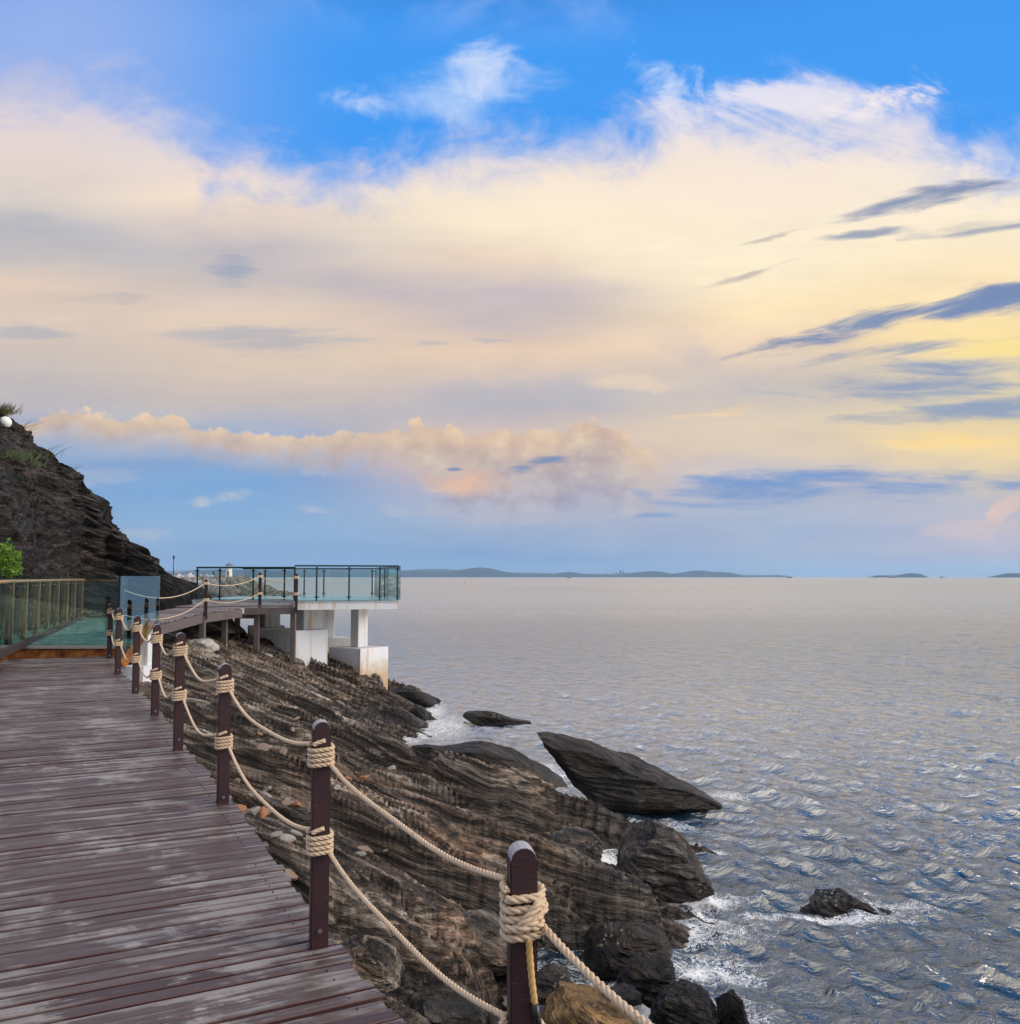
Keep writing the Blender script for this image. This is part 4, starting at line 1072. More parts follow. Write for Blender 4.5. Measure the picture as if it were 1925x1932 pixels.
rope_strands(mb, [loc(h + RK * 1.9, h * .2, ZU - .06), loc(h + RK * 2.0, -h * .5, ZU - .075), loc(h * .5, -h - RK * 2.2, ZU - .10), loc(-h * .4, -h - RK * 2.6, ZU - .115), loc(-h - RK, -h - RK * .5, ZU - .12)], RK, step=RK * .6)
mb.build('lashing', M_ROPE, kn, smooth=True)
mb = MB(); rope_strands(mb, [loc(.012, -h - RK * 1.2, ZU - .15), loc(.014, -h - RK * 1.5, ZU - .2), loc(.020, -h - RK * 1.3, ZU - .27), loc(.030, -h - RK * 1.2, ZU - .345)], RK * .82, step=RK * .6)
mb.build('rope_tail', M_ROPE2, kn, smooth=True)
mb = MB(); mb.tube([loc(.030, -h - RK * 1.2, ZU - .343), loc(.038, -h - RK * 1.2, ZU - .41)], RK * .98, 12); mb.build('tape_sleeve', M_BLACK, kn, smooth=True)
mb = MB(); mb.tube([loc(h * .8, -h * .9 - RK, ZU - .14), loc(h + .022, -h - RK * .6, ZU - .17)], RK * .8, 10); mb.build('tape_sleeve', M_BLACK, kn, smooth=True)
# onward rope to a post outside the frame
dn = (POSTS[7] - POSTS[6]); dn.z = 0; dn.normalize()
P9 = POSTS[7] + Vector((.50, -.86, 0)).normalized() * 1.75
P9.z = POSTS[7].z
t = empty('rope_post', tuple(P9), rz - R(5)); tag(t, 'brown rope post just outside the picture, holding the ropes that run off at the bottom', 'post', 'rope posts along the boardwalk')
for nm_, me in (('post_body', me_post), ('cap', me_cap), ('bolt', me_bolt)):
    cc = bpy.data.objects.new(nm_, me); COL.objects.link(cc); cc.parent = t
for lvl, Z in (('upper', ZU - .12), ('lower', ZL)):
    sp = empty('guard_rope', tuple(c)); tag(sp, '%s beige rope leaving the nearest post towards the bottom right corner' % lvl, 'rope', '%s ropes of the boardwalk fence' % lvl)
    a = loc(h + .012, -.02, Z); b = P9 - c + Vector((-.05, .03, Z + (.12 if lvl == 'upper' else 0)))
    mb = MB(); rope_strands(mb, sag(a, b, .13, seed=9), RR * 1.05, step=RR * .8); mb.build('rope_span', M_ROPE, sp, smooth=True)
    wp = wrap_pts(P9, rz, P9.z + (ZU if lvl == 'upper' else ZL), 4.4, RR); mb = MB(); rope_strands(mb, [q - c for q in wp], RR); mb.build('lashing', M_ROPE, sp, smooth=True)
    if lvl == 'lower':
        wp = wrap_pts(c, rz, c.z + ZL, 4.4, RR); mb = MB(); rope_strands(mb, [q - c for q in wp], RR); mb.build('lashing', M_ROPE, sp, smooth=True)

# ------------------------------------------------------------------ elevated walkway with ropes
ZW = lambda y: CAMZ - 1.10 + (y - 22) * (.235 / 6.5)
wk = empty('raised_walkway', (-8.5, 25, 0)); tag(wk, 'weathered grey timber walkway on stilts leading to the white platform', 'walkway')
def rel(o, root):
    o.location = -Vector(root.location); return o
wr = [Vector((-8.27, 20.6, ZW(20.6))), Vector((-8.33, 22, ZW(22))), Vector((-8.42, 25.6, ZW(25.6))), Vector((-7.9, 27.5, ZW(27.5)))]
wlft = [Vector((-8.62, 20.6, ZW(20.6))), Vector((-9.17, 22, ZW(22))), Vector((-9.9, 25.6, ZW(25.6))), Vector((-9.9, 28.4, ZW(27.5)))]
rel(planked('decking', wr, wlft, M_PLANK2, wk, seed=5), wk)
lr = [Vector((-9.9, 27.6, ZW(28) + .012)), Vector((-8, 27.8, ZW(28.2) + .012)), Vector((-6.45, 27.95, ZW(28.3) + .012))]
ll = [Vector((-9.9, 29.5, ZW(28) + .012)), Vector((-8, 29.5, ZW(28.2) + .012)), Vector((-6.6, 29.5, ZW(28.3) + .012))]
rel(planked('decking', lr, ll, M_PLANK2, wk, seed=6), wk)
mb = MB()
for i in range(3):
    mb.beam(wr[i] + Vector((-.03, 0, -.17)), wr[i+1] + Vector((-.03, 0, -.17)), .07, .24); mb.beam(wlft[i] + Vector((.05, 0, -.17)), wlft[i+1] + Vector((.05, 0, -.17)), .07, .24)
mb.beam(Vector((-7.9, 27.72, ZW(28) - .14)), Vector((-6.45, 27.93, ZW(28.3) - .14)), .07, .20)
mb.beam(Vector((-8.4, 25.7, ZW(25.6) - .25)), Vector((-10.1, 25.7, ZW(25.6) - .25)), .1, .14)
mb.beam(Vector((-7.6, 28.1, ZW(28) - .3)), Vector((-9.9, 28.1, ZW(28) - .3)), .1, .14)
rel(mb.build('edge_beam', M_GREYWOOD, wk), wk)
for (x, y, zb) in ((-8.44, 25.6, 2.2), (-7.60, 28.0, 1.55), (-6.52, 28.05, 1.6), (-8.38, 27.4, 2.2), (-8.45, 28.9, 2.3), (-10.0, 25.6, 2.3), (-8.35, 22.2, 2.2), (-9.1, 22.2, 2.2)):
    mb = MB(); mb.beam((x, y, ZW(min(y, 28)) - .10), (x, y, zb), .15, .15, .01); rel(mb.build('leg', M_GREYWOOD, wk), wk)
for (px, py, Y) in ((380, 1220, 25.6), (489, 1247, 28.0)):
    p = at(px, py, Y); bm = bmesh.new(); bmesh.ops.create_icosphere(bm, subdivisions=4, radius=1)
    co = np.array([v.co[:] for v in bm.verts]); dsp = 1 + .35 * fbm(co[:, 0] * 1.5, co[:, 1] * 1.5, co[:, 2] * 1.5, int(px), 3)
    for v, k in zip(bm.verts, dsp): v.co *= float(k)
    bmesh.ops.scale(bm, vec=(.45, .4, .24), verts=bm.verts)
    bmesh.ops.translate(bm, vec=(p.x, p.y, p.z), verts=bm.verts)
    me = bpy.data.meshes.new('footing'); bm.to_mesh(me); bm.free(); me.materials.append(M_CEMENT)
    o = bpy.data.objects.new('footing', me); COL.objects.link(o); o.parent = wk; rel(o, wk)
# posts along it
WP = [Vector((-8.30, 19.9, ZW(19.9))), Vector((-8.36, 25.6, ZW(25.6))), Vector((-7.50, 27.92, ZW(28))), Vector((-6.40, 27.88, ZW(28.2)))]
wl = ['dark rope post at the near end of the raised walkway behind the glass screen', 'dark rope post on the raised walkway, leftmost of the three standing against the platform railing', 'dark rope post on the raised walkway, middle one of the three by the platform', 'dark rope post on the raised walkway, rightmost one at the platform corner']
tops = [None, at(385, 1093, 25.6).z, at(488, 1080, 27.9).z, at(555, 1082, 27.9).z]
for i, p in enumerate(WP):
    t = empty('rope_post', (p.x, p.y, p.z), R(10)); tag(t, wl[i], 'post', 'rope posts on the raised walkway')
    k = 1.0 if tops[i] is None else (tops[i] - p.z) / HP
    for nm_, me in (('post_body', me_post), ('cap', me_cap)):
        cc = bpy.data.objects.new(nm_, me); COL.objects.link(cc); cc.parent = t; cc.scale = (1.05, 1.05, k)
    WP[i].z = p.z; 
zu = [p.z + (1.0 if tops[i] is None else (tops[i] - p.z) / HP) * .93 for i, p in enumerate(WP)]
zl = [p.z + (1.0 if tops[i] is None else (tops[i] - p.z) / HP) * .40 for i, p in enumerate(WP)]
wo = ['glass screen and the left post of the raised walkway', 'left and middle posts of the raised walkway', 'middle and right posts of the raised walkway']
for lvl, zz in (('upper', zu), ('lower', zl)):
    for i in range(3):
        a = Vector((WP[i].x, WP[i].y - .08, zz[i])); b = Vector((WP[i+1].x, WP[i+1].y - .08, zz[i+1]))
        sp = empty('guard_rope', tuple(a)); tag(sp, '%s thin rope between the %s' % (lvl, wo[i]), 'rope', 'ropes of the raised walkway')
        mb = MB(); mb.tube([q - a for q in sag(a, b, .30 if i == 0 else .16)], .012, 8); mb.build('rope_span', M_ROPE, sp, smooth=True)
        wp = wrap_pts(WP[i+1], R(10), zz[i+1] + .04, 3.3, .014, w=.10); mb = MB(); mb.tube([q - a for q in wp], .014, 7); mb.build('lashing', M_ROPE, sp, smooth=True)

# ------------------------------------------------------------------ white viewing platform
ZP = CAMZ - .735
pf = empty('viewing_platform', (-6, 31, 0)); tag(pf, 'white concrete viewing platform on square pillars above the rocks', 'platform')
A = Vector((-6.50, 28.05, 0)); Rc = Vector((-3.46, 28.92, 0)); Bk = Vector((-5.10, 34.9, 0))
mb = MB(); mb.prism([(A.x, A.y), (Rc.x, Rc.y), (Bk.x, Bk.y), (-10.1, 34.9), (-10.1, 29.62), (-6.85, 29.62)], ZP - .26, ZP - .03)
mb.prism([(A.x - .02, A.y - .02), (Rc.x + .03, Rc.y - .03), (Bk.x + .03, Bk.y + .02), (-10.12, 34.92), (-10.12, 29.60), (-6.87, 29.60)], ZP - .03, ZP)
rel(mb.build('slab', M_CONC, pf), pf)
mb = MB(); mb.prism([(A.x + .1, A.y + .1), (Rc.x - .12, Rc.y + .1), (Bk.x - .1, Bk.y - .1), (-10.0, 34.8), (-10.0, 29.7), (-6.8, 29.7)], ZP, ZP + .02)
M_TEAL = simple('turquoise_floor', (.16,.36,.36), .25, var=.3, scale=3)
rel(mb.build('floor', M_TEAL, pf), pf)
def block(corner, r1, r2, z0, z1, nm_='footing'):   # prism from a near corner and two side vectors
    mb = MB(); c0 = Vector(corner); a = c0 + Vector(r1); b = c0 + Vector(r2); d = a + Vector(r2)
    mb.prism([(c0.x, c0.y), (a.x, a.y), (d.x, d.y), (b.x, b.y)], z0, z1)
    o = mb.build(nm_, M_CONC, pf); rel(o, pf)
    md = o.modifiers.new('bevel', 'BEVEL'); md.width = .02; md.segments = 2
c1 = at(680, 1224, 30.0)
block((c1.x, c1.y), (.78, .95), (-1.15, .72), -.9, c1.z)
cc = Vector((c1.x + (.78 - 1.15) / 2, c1.y + .84))
block((cc.x + .03, cc.y - .34), (.27, .30), (-.30, .27), c1.z, ZP - .26, 'pillar')
c2 = at(558, 1190, 28.6)
e2 = at(619, 1186, 29.3); f2 = at(492, 1188, 29.6)
block((c2.x, c2.y), (e2.x - c2.x, e2.y - c2.y), (f2.x - c2.x, f2.y - c2.y), .2, c2.z)
p1 = at(573, 1180, 29.1); block((p1.x, p1.y), (.56, .28), (-.45, .36), c2.z, ZP - .26, 'pillar')
p3 = at(500, 1180, 30.2); block((p3.x, p3.y), (.45, .2), (-.38, .3), c2.z, ZP - .26, 'pillar')
c3 = at(600, 1204, 33.0); block((c3.x, c3.y), (1.15, .2), (-.5, .9), .0, c3.z)
block((c3.x + .1, c3.y + .3), (.4, .1), (-.1, .4), c3.z, ZP - .26, 'pillar')
c4 = at(470, 1182, 31.5); block((c4.x, c4.y), (1.2, .1), (-.3, .9), .6, c4.z)
# glass railing of the platform
def railing(name, label, a, b, posts, z0, hh, mat_g, post_w=.05, post_m=None, cat='railing', rail=True, rail_off=.0, glass_in=.0, rail_m=None, glass_n=None):
    t = empty(name, (a.x, a.y, z0)); tag(t, label, cat)
    d = (b - a); d.z = 0; L = d.length; dn_ = d / L; nrm = Vector((-dn_.y, dn_.x, 0))
    fr = sorted(posts)
    for f in fr:
        q = dn_ * (f * L); mb = MB(); mb.beam(q + Vector((0, 0, .0)), q + Vector((0, 0, hh - .07)), post_w, post_w * .6, .004)
        o = mb.build('post', post_m or M_DKST, t)
        mb = MB()
        for zz in (.12, hh - .14):
            mb.beam(q + dn_ * -.07 + nrm * -.035 + Vector((0, 0, zz)), q + dn_ * .07 + nrm * -.035 + Vector((0, 0, zz)), .03, .03)
        mb.build('clamp', post_m or M_DKST, o)
    if rail:
        mb = MB(); mb.beam(Vector((0, 0, hh - .04)), dn_ * L + Vector((0, 0, hh - .04)), .05, .05, .008); mb.build('handrail', rail_m or M_DKST, t)
    ng = glass_n or max(1, len(fr) - 1)
    for k in range(ng):
        q0 = dn_ * (L * k / ng + .012) + nrm * (-.05); q1 = dn_ * (L * (k + 1) / ng - .012) + nrm * (-.05)
        mb = MB(); mb.beam(q0 + Vector((0, 0, hh / 2)), q1 + Vector((0, 0, hh / 2)), .012, hh)
        mb.build('glass_panel', mat_g, t)
    return t
def fpos(px, a, b):     # where a pixel column crosses segment ab
    u = uv(px, 1110)[0]; d = b - a
    return max(0, min(1, (u * a.y - a.x) / (d.x - u * d.y)))
hg = 1.08
A3 = Vector((A.x, A.y, 0)); B3 = Vector((Rc.x, Rc.y, 0))
railing('glass_railing', 'green-tinted glass railing along the front edge of the white platform, facing the boardwalk', A3, B3, [fpos(p, A3, B3) for p in (556, 597.5, 658.6, 716.7, 750)], ZP, hg + .03, M_GLASS)
L0 = Vector((-10.0, 29.62, 0)); L1 = Vector((-6.85, 29.62, 0))
railing('glass_railing', 'glass railing at the left behind the raised walkway, in front of the breakwater', L0, L1, [fpos(p, L0, L1) for p in (372, 414.7, 477.7, 536.8)], ZP - .01, hg, M_GLASS)
B0 = Vector((-10.0, 34.75, 0)); B1 = Vector((-5.15, 34.75, 0))
railing('glass_railing', 'glass railing along the far edge of the white platform', B1, B0, [fpos(p, B1, B0) for p in (709, 611, 574, 500)], ZP, hg, M_GLASS)
railing('glass_railing', 'glass railing on the seaward right end of the white platform', Vector((Rc.x, Rc.y + .06, 0)), Vector((-5.12, 34.7, 0)), [.5], ZP, hg, M_GLASS)

# ------------------------------------------------------------------ terrace on the left
ZT = CAMZ - 1.36
tr = empty('terrace', (-10, 22, 0)); tag(tr, 'turquoise-floored terrace at the end of the boardwalk below the cliff', 'terrace')
e0 = edge[0]
def terr_floor_mat():
    m, nt, b, o = mat_new('wet_turquoise_floor'); p = pos(nt)
    n = nt.noise(nt.comb(nt.math('MULTIPLY', nt.sep(p)[0], 1.0), nt.math('MULTIPLY', nt.sep(p)[1], 2.2), 0), 2.6, 6, .65, .8)
    c = nt.ramp(n, [(.3, (.02,.10,.10)), (.48, (.07,.26,.25)), (.58, (.16,.44,.41)), (.68, (.40,.66,.60))])
    nt.link(c, b.inputs['Base Color']); b.inputs['Roughness'].default_value = .12
    nt.link(nt.bump(n, .3, .05), b.inputs['Normal'])
    return m
M_TF = terr_floor_mat()
yf_ = e0.y + .10
mb = MB(); mb.prism([(-10.5, yf_ + .1), (-7.55, yf_ + .1), (-9.6, 25.5), (-11.2, 30.4), (-13.9, 31.9), (-14.8, 31.0), (-11.7, 22), (-10.6, 18.6)], ZT - .25, ZT); rel(mb.build('floor', M_TF, tr), tr)
mb = MB(); mb.beam((-13.0, yf_, ZT - .03), (-7.55, yf_, ZT - .03), .10, .06); rel(mb.build('sill', M_CEMENT, tr), tr)
mb = MB(); mb.beam((-13.0, yf_ + .03, ZT - .17), (-7.62, yf_ + .03, ZT - .17), .05, .20); mb.beam((-10.0, yf_ - .06, ZT - .28), (-10.0, yf_ - .06, ZT - .7), .2, .1); rel(mb.build('rusty_beam', M_RUST, tr), tr)
# concrete pier and stringer at its right corner
sg = empty('concrete_pier', (-7.4, 18.2, 0)); tag(sg, 'white concrete pier with rust stains under the mirrored glass screen', 'pier')
mb = MB(); q0 = at(228, 1262, 18.3); q1 = at(303, 1262, 18.3)
xr = uv(296, 1262)[0] * 19.0; mb.prism([(q0.x, 18.3), (xr, 18.3), (xr, 19.0), (q0.x, 19.0)], .9, at(250, 1258, 18.3).z); rel(mb.build('pier_block', M_CONC, sg), sg)
q2 = at(262, 1200, 18.6); q3 = at(296, 1200, 18.6)
mb = MB(); xr = uv(292, 1200)[0] * 18.95; mb.prism([(q2.x, 18.6), (xr, 18.6), (xr, 18.95), (q2.x, 18.95)], 1.5, at(262, 1178, 18.6).z); rel(mb.build('pillar', M_CONC, sg), sg)
a_ = at(230, 1255, 18.25); b_ = at(288, 1172, 18.55)
mb = MB(); mb.beam(a_, b_, .08, .16); rel(mb.build('stringer', M_RUST, sg), sg)
# glass in front of the terrace
ga = Vector((-13.0, yf_ + .03, 0)); gb = Vector((-7.62, yf_ + .03, 0))
railing('glass_railing', 'frameless glass panels closing the front of the turquoise terrace above the rusty beam', ga, gb, [], ZT, CAMZ + .015 - ZT, M_GLASS3, rail=False, glass_n=4)
# side balustrade with wooden posts
bs = empty('balustrade', (-10, 18.5, ZT)); tag(bs, 'balustrade of brown timber posts and glass along the cliff side of the terrace', 'balustrade')
M_TIM = simple('golden_brown_timber', (.14,.105,.06), .6, var=.4, scale=4)
M_RAIL = simple('varnished_handrail', (.30,.20,.12), .4, var=.3, scale=3)
bx = [(-30,1250),(16,1216),(43,1206),(67,1197),(87,1188),(105,1181),(123,1176),(137,1171),(151,1168)]
bp_ = []
for px, py in bx:
    v = uv(px, py)[1]; Y = -1.36 / v; bp_.append(Vector((uv(px, py)[0] * Y, Y, ZT)))
for k, q in enumerate(bp_):
    mb = MB(); l_ = q - Vector(bs.location)
    mb.beam(l_ + Vector((-.035, 0, 0)), l_ + Vector((-.035, 0, 1.24)), .075, .06, .006)
    mb.beam(l_ + Vector((.06, -.02, 0)), l_ + Vector((.06, -.02, 1.24)), .045, .05, .006)
    o = mb.build('post', M_TIM, bs)
    mb = MB(); mb.beam(l_ + Vector((0, -.1, .10)), l_ + Vector((0, -.1, .2)), .06, .05); mb.beam(l_ + Vector((0, -.1, 1.14)), l_ + Vector((0, -.1, 1.17)), .12, .05); mb.build('clamp', M_STEEL, o)
mb = MB()
l_ = [q - Vector(bs.location) + Vector((.03, -.03, 1.27)) for q in bp_]; l_.append(l_[-1] + (l_[-1] - l_[-2]) * .45)
mb.tube(l_, .034, 10); mb.build('handrail', M_RAIL, bs, smooth=True)
mb = MB(); mb.beam(bp_[0] - Vector(bs.location) + Vector((.06, 0, .05)), bp_[-1] - Vector(bs.location) + Vector((.06, 0, .05)), .10, .12); mb.build('base_beam', M_JOIST, bs)
for k in range(len(bp_) - 1):
    a = bp_[k] - Vector(bs.location); b = bp_[k+1] - Vector(bs.location); mb = MB()
    mb.beam(a.lerp(b, .03) + Vector((-.16, 0, .65)), a.lerp(b, .97) + Vector((-.16, 0, .65)), .012, 1.2); mb.build('glass_panel', M_GLASS4, bs)
# mirrored glass screen
ms = empty('glass_screen', (-7.5, 18.2, 0)); tag(ms, 'tall mirror-like glass screen reflecting the sky between boardwalk and raised walkway', 'glass screen')
s0 = at(228, 1087, 17.9); s1 = at(302, 1087, 18.15)
mb = MB(); zl_ = at(228, 1245, 17.9).z
mb.add([(s0.x, s0.y, zl_), (s1.x, s1.y, zl_ + .6), (s1.x, s1.y, s1.z), (s0.x, s0.y, s0.z), (s0.x, s0.y + .012, zl_), (s1.x, s1.y + .012, zl_ + .6), (s1.x, s1.y + .012, s1.z), (s0.x, s0.y + .012, s0.z)], [(0,1,2,3), (7,6,5,4), (0,4,5,1), (1,5,6,2), (2,6,7,3), (3,7,4,0)])
rel(mb.build('glass_panel', M_GLASS2, ms), ms)
mb = MB(); mb.beam((s0.x - .03, s0.y + .03, zl_ + .1), (s0.x - .03, s0.y + .03, s0.z), .04, .04); rel(mb.build('frame', M_DKST, ms), ms)
mb = MB()
for px, py in ((283, 1170), (296, 1165), (270, 1185), (262, 1200), (297, 1178)):
    q = at(px, py, 18.1); q.y = s0.y + (q.x - s0.x) / (s1.x - s0.x) * (s1.y - s0.y) - .01
    mb.tube([q, q + Vector((0, -.02, 0))], .02, 10)
rel(mb.build('clamp', M_STEEL, ms), ms)

# ------------------------------------------------------------------ plants and lamp on the cliff
def leaf_cluster(mb, c, rad, n, size, rnd):
    for _ in range(n):
        d = Vector((rnd.gauss(0, 1), rnd.gauss(0, 1), rnd.gauss(0, 1))).normalized() * rad * rnd.random() ** .4
        p = Vector(c) + d
        a = Vector((rnd.gauss(0, 1), rnd.gauss(0, 1), rnd.gauss(0, .6))).normalized(); b = a.cross(Vector((rnd.gauss(0, 1), rnd.gauss(0, 1), rnd.gauss(0, 1)))).normalized()
        s_ = size * rnd.uniform(.6, 1.3)
        mb.add([p - a * s_, p + b * s_ * .45, p + a * s_, p - b * s_ * .45], [(0, 1, 2, 3)])
rnd = random.Random(12)
sb = empty('shrub', (-11.0, 20.0, 2.85)); tag(sb, 'bright green leafy shrub growing behind the terrace glass at the left edge', 'shrub')
mb = MB(); st = MB()
for px, py, rad, n in ((8,1062,.22,420),(24,1058,.16,260),(33,1050,.09,90),(5,1040,.16,240),(18,1038,.12,140),(28,1075,.15,220),(10,1082,.18,260),(34,1044,.07,50),(-15,1060,.28,400),(-30,1030,.25,300),(20,1016,.035,14),(14,1024,.04,14)):
    p = at(px, py, 20.0) - Vector(sb.location); leaf_cluster(mb, p, rad * 1.15, int(n * .45), .045, rnd)
    st.tube([Vector((rnd.uniform(-.1, .1), 0, 0)), p * .5 + Vector((rnd.uniform(-.1, .1), 0, -.05)), p], [.014, .01, .004], 5)
mb.build('foliage', M_LEAF, sb); st.build('stem', M_JOIST, sb)
def nearest_cliff(px, py):
    # point of the cliff surface seen through a pixel
    u, v = uv(px, py); P = CLIFF.reshape(-1, 3)[::3]
    e = (P[:, 0] / P[:, 1] - u) ** 2 + ((P[:, 2] - CAMZ) / P[:, 1] - v) ** 2
    k = np.argsort(e)[:14]; k = k[np.argmin(P[k, 1])]
    return Vector(P[k])
def grass(px, py, n, hh, label, mat, rad=.3, lean=(0, 0)):
    b = nearest_cliff(px, py)
    mb = MB()
    for _ in range(n):
        o = Vector((rnd.gauss(0, rad), rnd.gauss(0, rad * .4), rnd.gauss(0, rad * .15) - .05)); h_ = hh * rnd.uniform(.5, 1.2)
        t1 = Vector((lean[0] + rnd.gauss(0, .3), rnd.gauss(0, .25), 1)).normalized()
        pts = [o, o + t1 * h_ * .5, o + t1 * h_ + Vector((lean[0] * h_ * .4, 0, -h_ * .06))]
        mb.tube(pts, [.009, .007, .002], 4)
    o = mb.build('grass_tuft', mat); o.location = b; tag(o, label, 'grass tuft')
grass(2, 780, 240, .38, 'dark grass tuft on the very top of the cliff above the globe lamp', M_GRASS, .28, (.25, 0))
grass(40, 812, 9, .62, 'thin dry stalks sticking out from the cliff edge just below the globe lamp', M_GRASS, .12, (.8, 0))
grass(88, 858, 7, .55, 'thin dry stalks leaning out over the middle of the cliff edge', M_GRASS, .14, (.9, 0))
grass(132, 888, 5, .45, 'few dry stalks at the jagged notch of the cliff edge', M_GRASS, .10, (.8, 0))
grass(25, 860, 330, .26, 'pale green grass patch on the cliff face below the top', M_GRASS2, .38, (.5, 0))
grass(55, 875, 160, .20, 'small pale green grass patch lower right of the larger one', M_GRASS2, .22, (.5, 0))
gl = nearest_cliff(10, 806)
lp = empty('globe_lamp', (gl.x + .02, gl.y - .06, gl.z - .08)); tag(lp, 'white globe lamp standing on the cliff top under the grass', 'lamp')
bm = bmesh.new(); bmesh.ops.create_uvsphere(bm, u_segments=32, v_segments=20, radius=.19); bmesh.ops.translate(bm, vec=(0, 0, .22), verts=bm.verts)
for f in bm.faces: f.smooth = True
me = bpy.data.meshes.new('globe'); bm.to_mesh(me); bm.free(); me.materials.append(simple('frosted_globe', (.75,.75,.72), .35, var=.06)); o = bpy.data.objects.new('globe', me); COL.objects.link(o); o.parent = lp
mb = MB(); mb.tube([(0, 0, -.15), (0, 0, .02), (0, 0, .05)], [.05, .05, .09], 12); mb.build('base', M_DKST, lp)

# ------------------------------------------------------------------ breakwater far off
def breakwater():
    # mound ridge from (-110, 225) to the tip (-42, 195); boulders piled on it
    rnd = np.random.RandomState(3)
    ico = bmesh.new(); bmesh.ops.create_icosphere(ico, subdivisions=1, radius=1)
    bv = np.array([v.co[:] for v in ico.verts]); bf = np.array([[v.index for v in f.verts] for f in ico.faces]); ico.free()
    Vs = []; Fs = []; o = 0
    a = np.array([-125., 222.]); b = np.array([-50., 203.])
    n = 0
    while n < 2600:
        t = rnd.rand(); w = rnd.uniform(-1, 1)
        p = a * (1 - t) + b * t
        hw = 20 * (1 - sstep(.82, 1.0, t) * .7); hgt = 4.1 * (1 - sstep(.84, 1.02, t) * .95)
        cr = .22
        y = p[1] - hw * w; x = p[0] + (w > 0) * w * 6 + (rnd.rand() - .5)
        prof = 1 - max(0, (abs(w) - cr) / (1 - cr)) ** 1.1
        if w < -.3: continue
        z = hgt * prof
        r = rnd.uniform(.5, 1.25) * (.7 if abs(w) < cr else 1)
        sc = r * rnd.uniform(.7, 1.2, 3)
        q = bv * (1 + .25 * rnd.normal(size=(len(bv), 1)))
        ang = rnd.rand() * 6.28; c, s_ = math.cos(ang), math.sin(ang)
        q = q * sc; q = np.stack([q[:, 0] * c - q[:, 2] * s_, q[:, 1], q[:, 0] * s_ + q[:, 2] * c], -1)
        q = q + np.array([x, y, z - r * .45])
        Vs.append(q); Fs.append(bf + o); o += len(bv); n += 1
    m, nt, bb, out = mat_new('breakwater_stone')
    ri = nt.n('ShaderNodeNewGeometry').outputs['Random Per Island']
    c = nt.ramp(ri, [(0, (.10,.09,.08)), (.3, (.24,.22,.20)), (.7, (.42,.42,.42)), (1, (.58,.58,.58))])
    X = nt.sep(pos(nt))[0]; Z = nt.sep(pos(nt))[2]
    c = nt.mix(nt.math('MULTIPLY', nt.smooth(X, -72, -58), .75), c, (.09,.08,.065))
    c = nt.mix(nt.math('MULTIPLY', nt.smooth(Z, 1.6, .4), .6), c, (.07,.065,.055))
    nt.link(c, bb.inputs['Base Color']); bb.inputs['Roughness'].default_value = .85
    ob = mesh_obj('breakwater_rubble', np.vstack(Vs), np.vstack(Fs), m); tag(ob, 'long mound of pale quarry stones forming a breakwater beyond the platform', 'breakwater', kind='stuff')
    mb = MB(); mb.prism([(-150, 224), (-72, 204.5), (-70, 209), (-150, 232)], .5, 3.75); o2 = mb.build('breakwater_path', M_CEMENT); tag(o2, kind='structure')
breakwater()
def person(px, py_top, py_bot, Y, label, shirt, legs, twist=0.0):
    p = at((px), py_bot, Y); hgt = at(px, py_top, Y).z - p.z; k = hgt / 1.72
    t = empty('person', tuple(p), twist); tag(t, label, 'person')
    V = [(0,0,.92),(0,0,1.15),(0,0,1.38),(0,0,1.48),(0,0,1.58),(0,0,1.68), (.19,0,1.36),(.25,.03,1.1),(.22,-.08,.86), (-.19,0,1.36),(-.27,.02,1.12),(-.24,-.08,.88), (.10,0,.88),(.11,-.03,.48),(.12,.03,.06),(.12,-.12,.03), (-.10,0,.88),(-.12,.02,.48),(-.13,.08,.06),(-.13,-.07,.03)]
    E = [(0,1),(1,2),(2,3),(3,4),(4,5),(2,6),(6,7),(7,8),(2,9),(9,10),(10,11),(0,12),(12,13),(13,14),(14,15),(0,16),(16,17),(17,18),(18,19)]
    rad = [.15,.14,.15,.06,.09,.07,.07,.05,.04,.07,.05,.04,.10,.065,.045,.035,.10,.065,.045,.035]
    me = bpy.data.meshes.new('body'); me.from_pydata([(x*k, y*k, z*k) for x, y, z in V], E, []); me.update()
    o = bpy.data.objects.new('body', me); COL.objects.link(o); o.parent = t
    md = o.modifiers.new('skin', 'SKIN')
    for i, sv in enumerate(me.skin_vertices[0].data): sv.radius = (rad[i]*k, rad[i]*k*.8); sv.use_root = (i == 0)
    o.modifiers.new('sub', 'SUBSURF').levels = 1; o.modifiers['sub'].render_levels = 1
    m, nt, b, out = mat_new('clothes'); z = nt.sep(nt.n('ShaderNodeTexCoord').outputs['Object'])[2]
    c = nt.mix(nt.math('GREATER_THAN', z, .93*k), legs, shirt); c = nt.mix(nt.math('GREATER_THAN', z, 1.47*k), c, (.30,.18,.12)); c = nt.mix(nt.math('GREATER_THAN', z, 1.64*k), c, (.02,.015,.012))
    nt.link(c, b.inputs['Base Color']); b.inputs['Roughness'].default_value = .8
    me.materials.append(m)
person(333.5, 1074.5, 1089, 212, 'person in pale clothes standing on the breakwater beside the lamp post', (.45,.42,.42), (.35,.3,.28), .4)
person(338.8, 1075.5, 1089, 212, 'person in a pale top and dark shorts facing the other one on the breakwater', (.5,.48,.46), (.03,.03,.05), -1.2)
person(403, 1075.5, 1089, 208, 'person in dark blue clothes standing alone on the breakwater left of the white turret', (.03,.06,.14), (.04,.05,.09), .2)
p = at(327, 1089.5, 205); lt_ = empty('street_lamp', tuple(p)); tag(lt_, 'tall dark lamp post standing on the breakwater', 'street lamp')
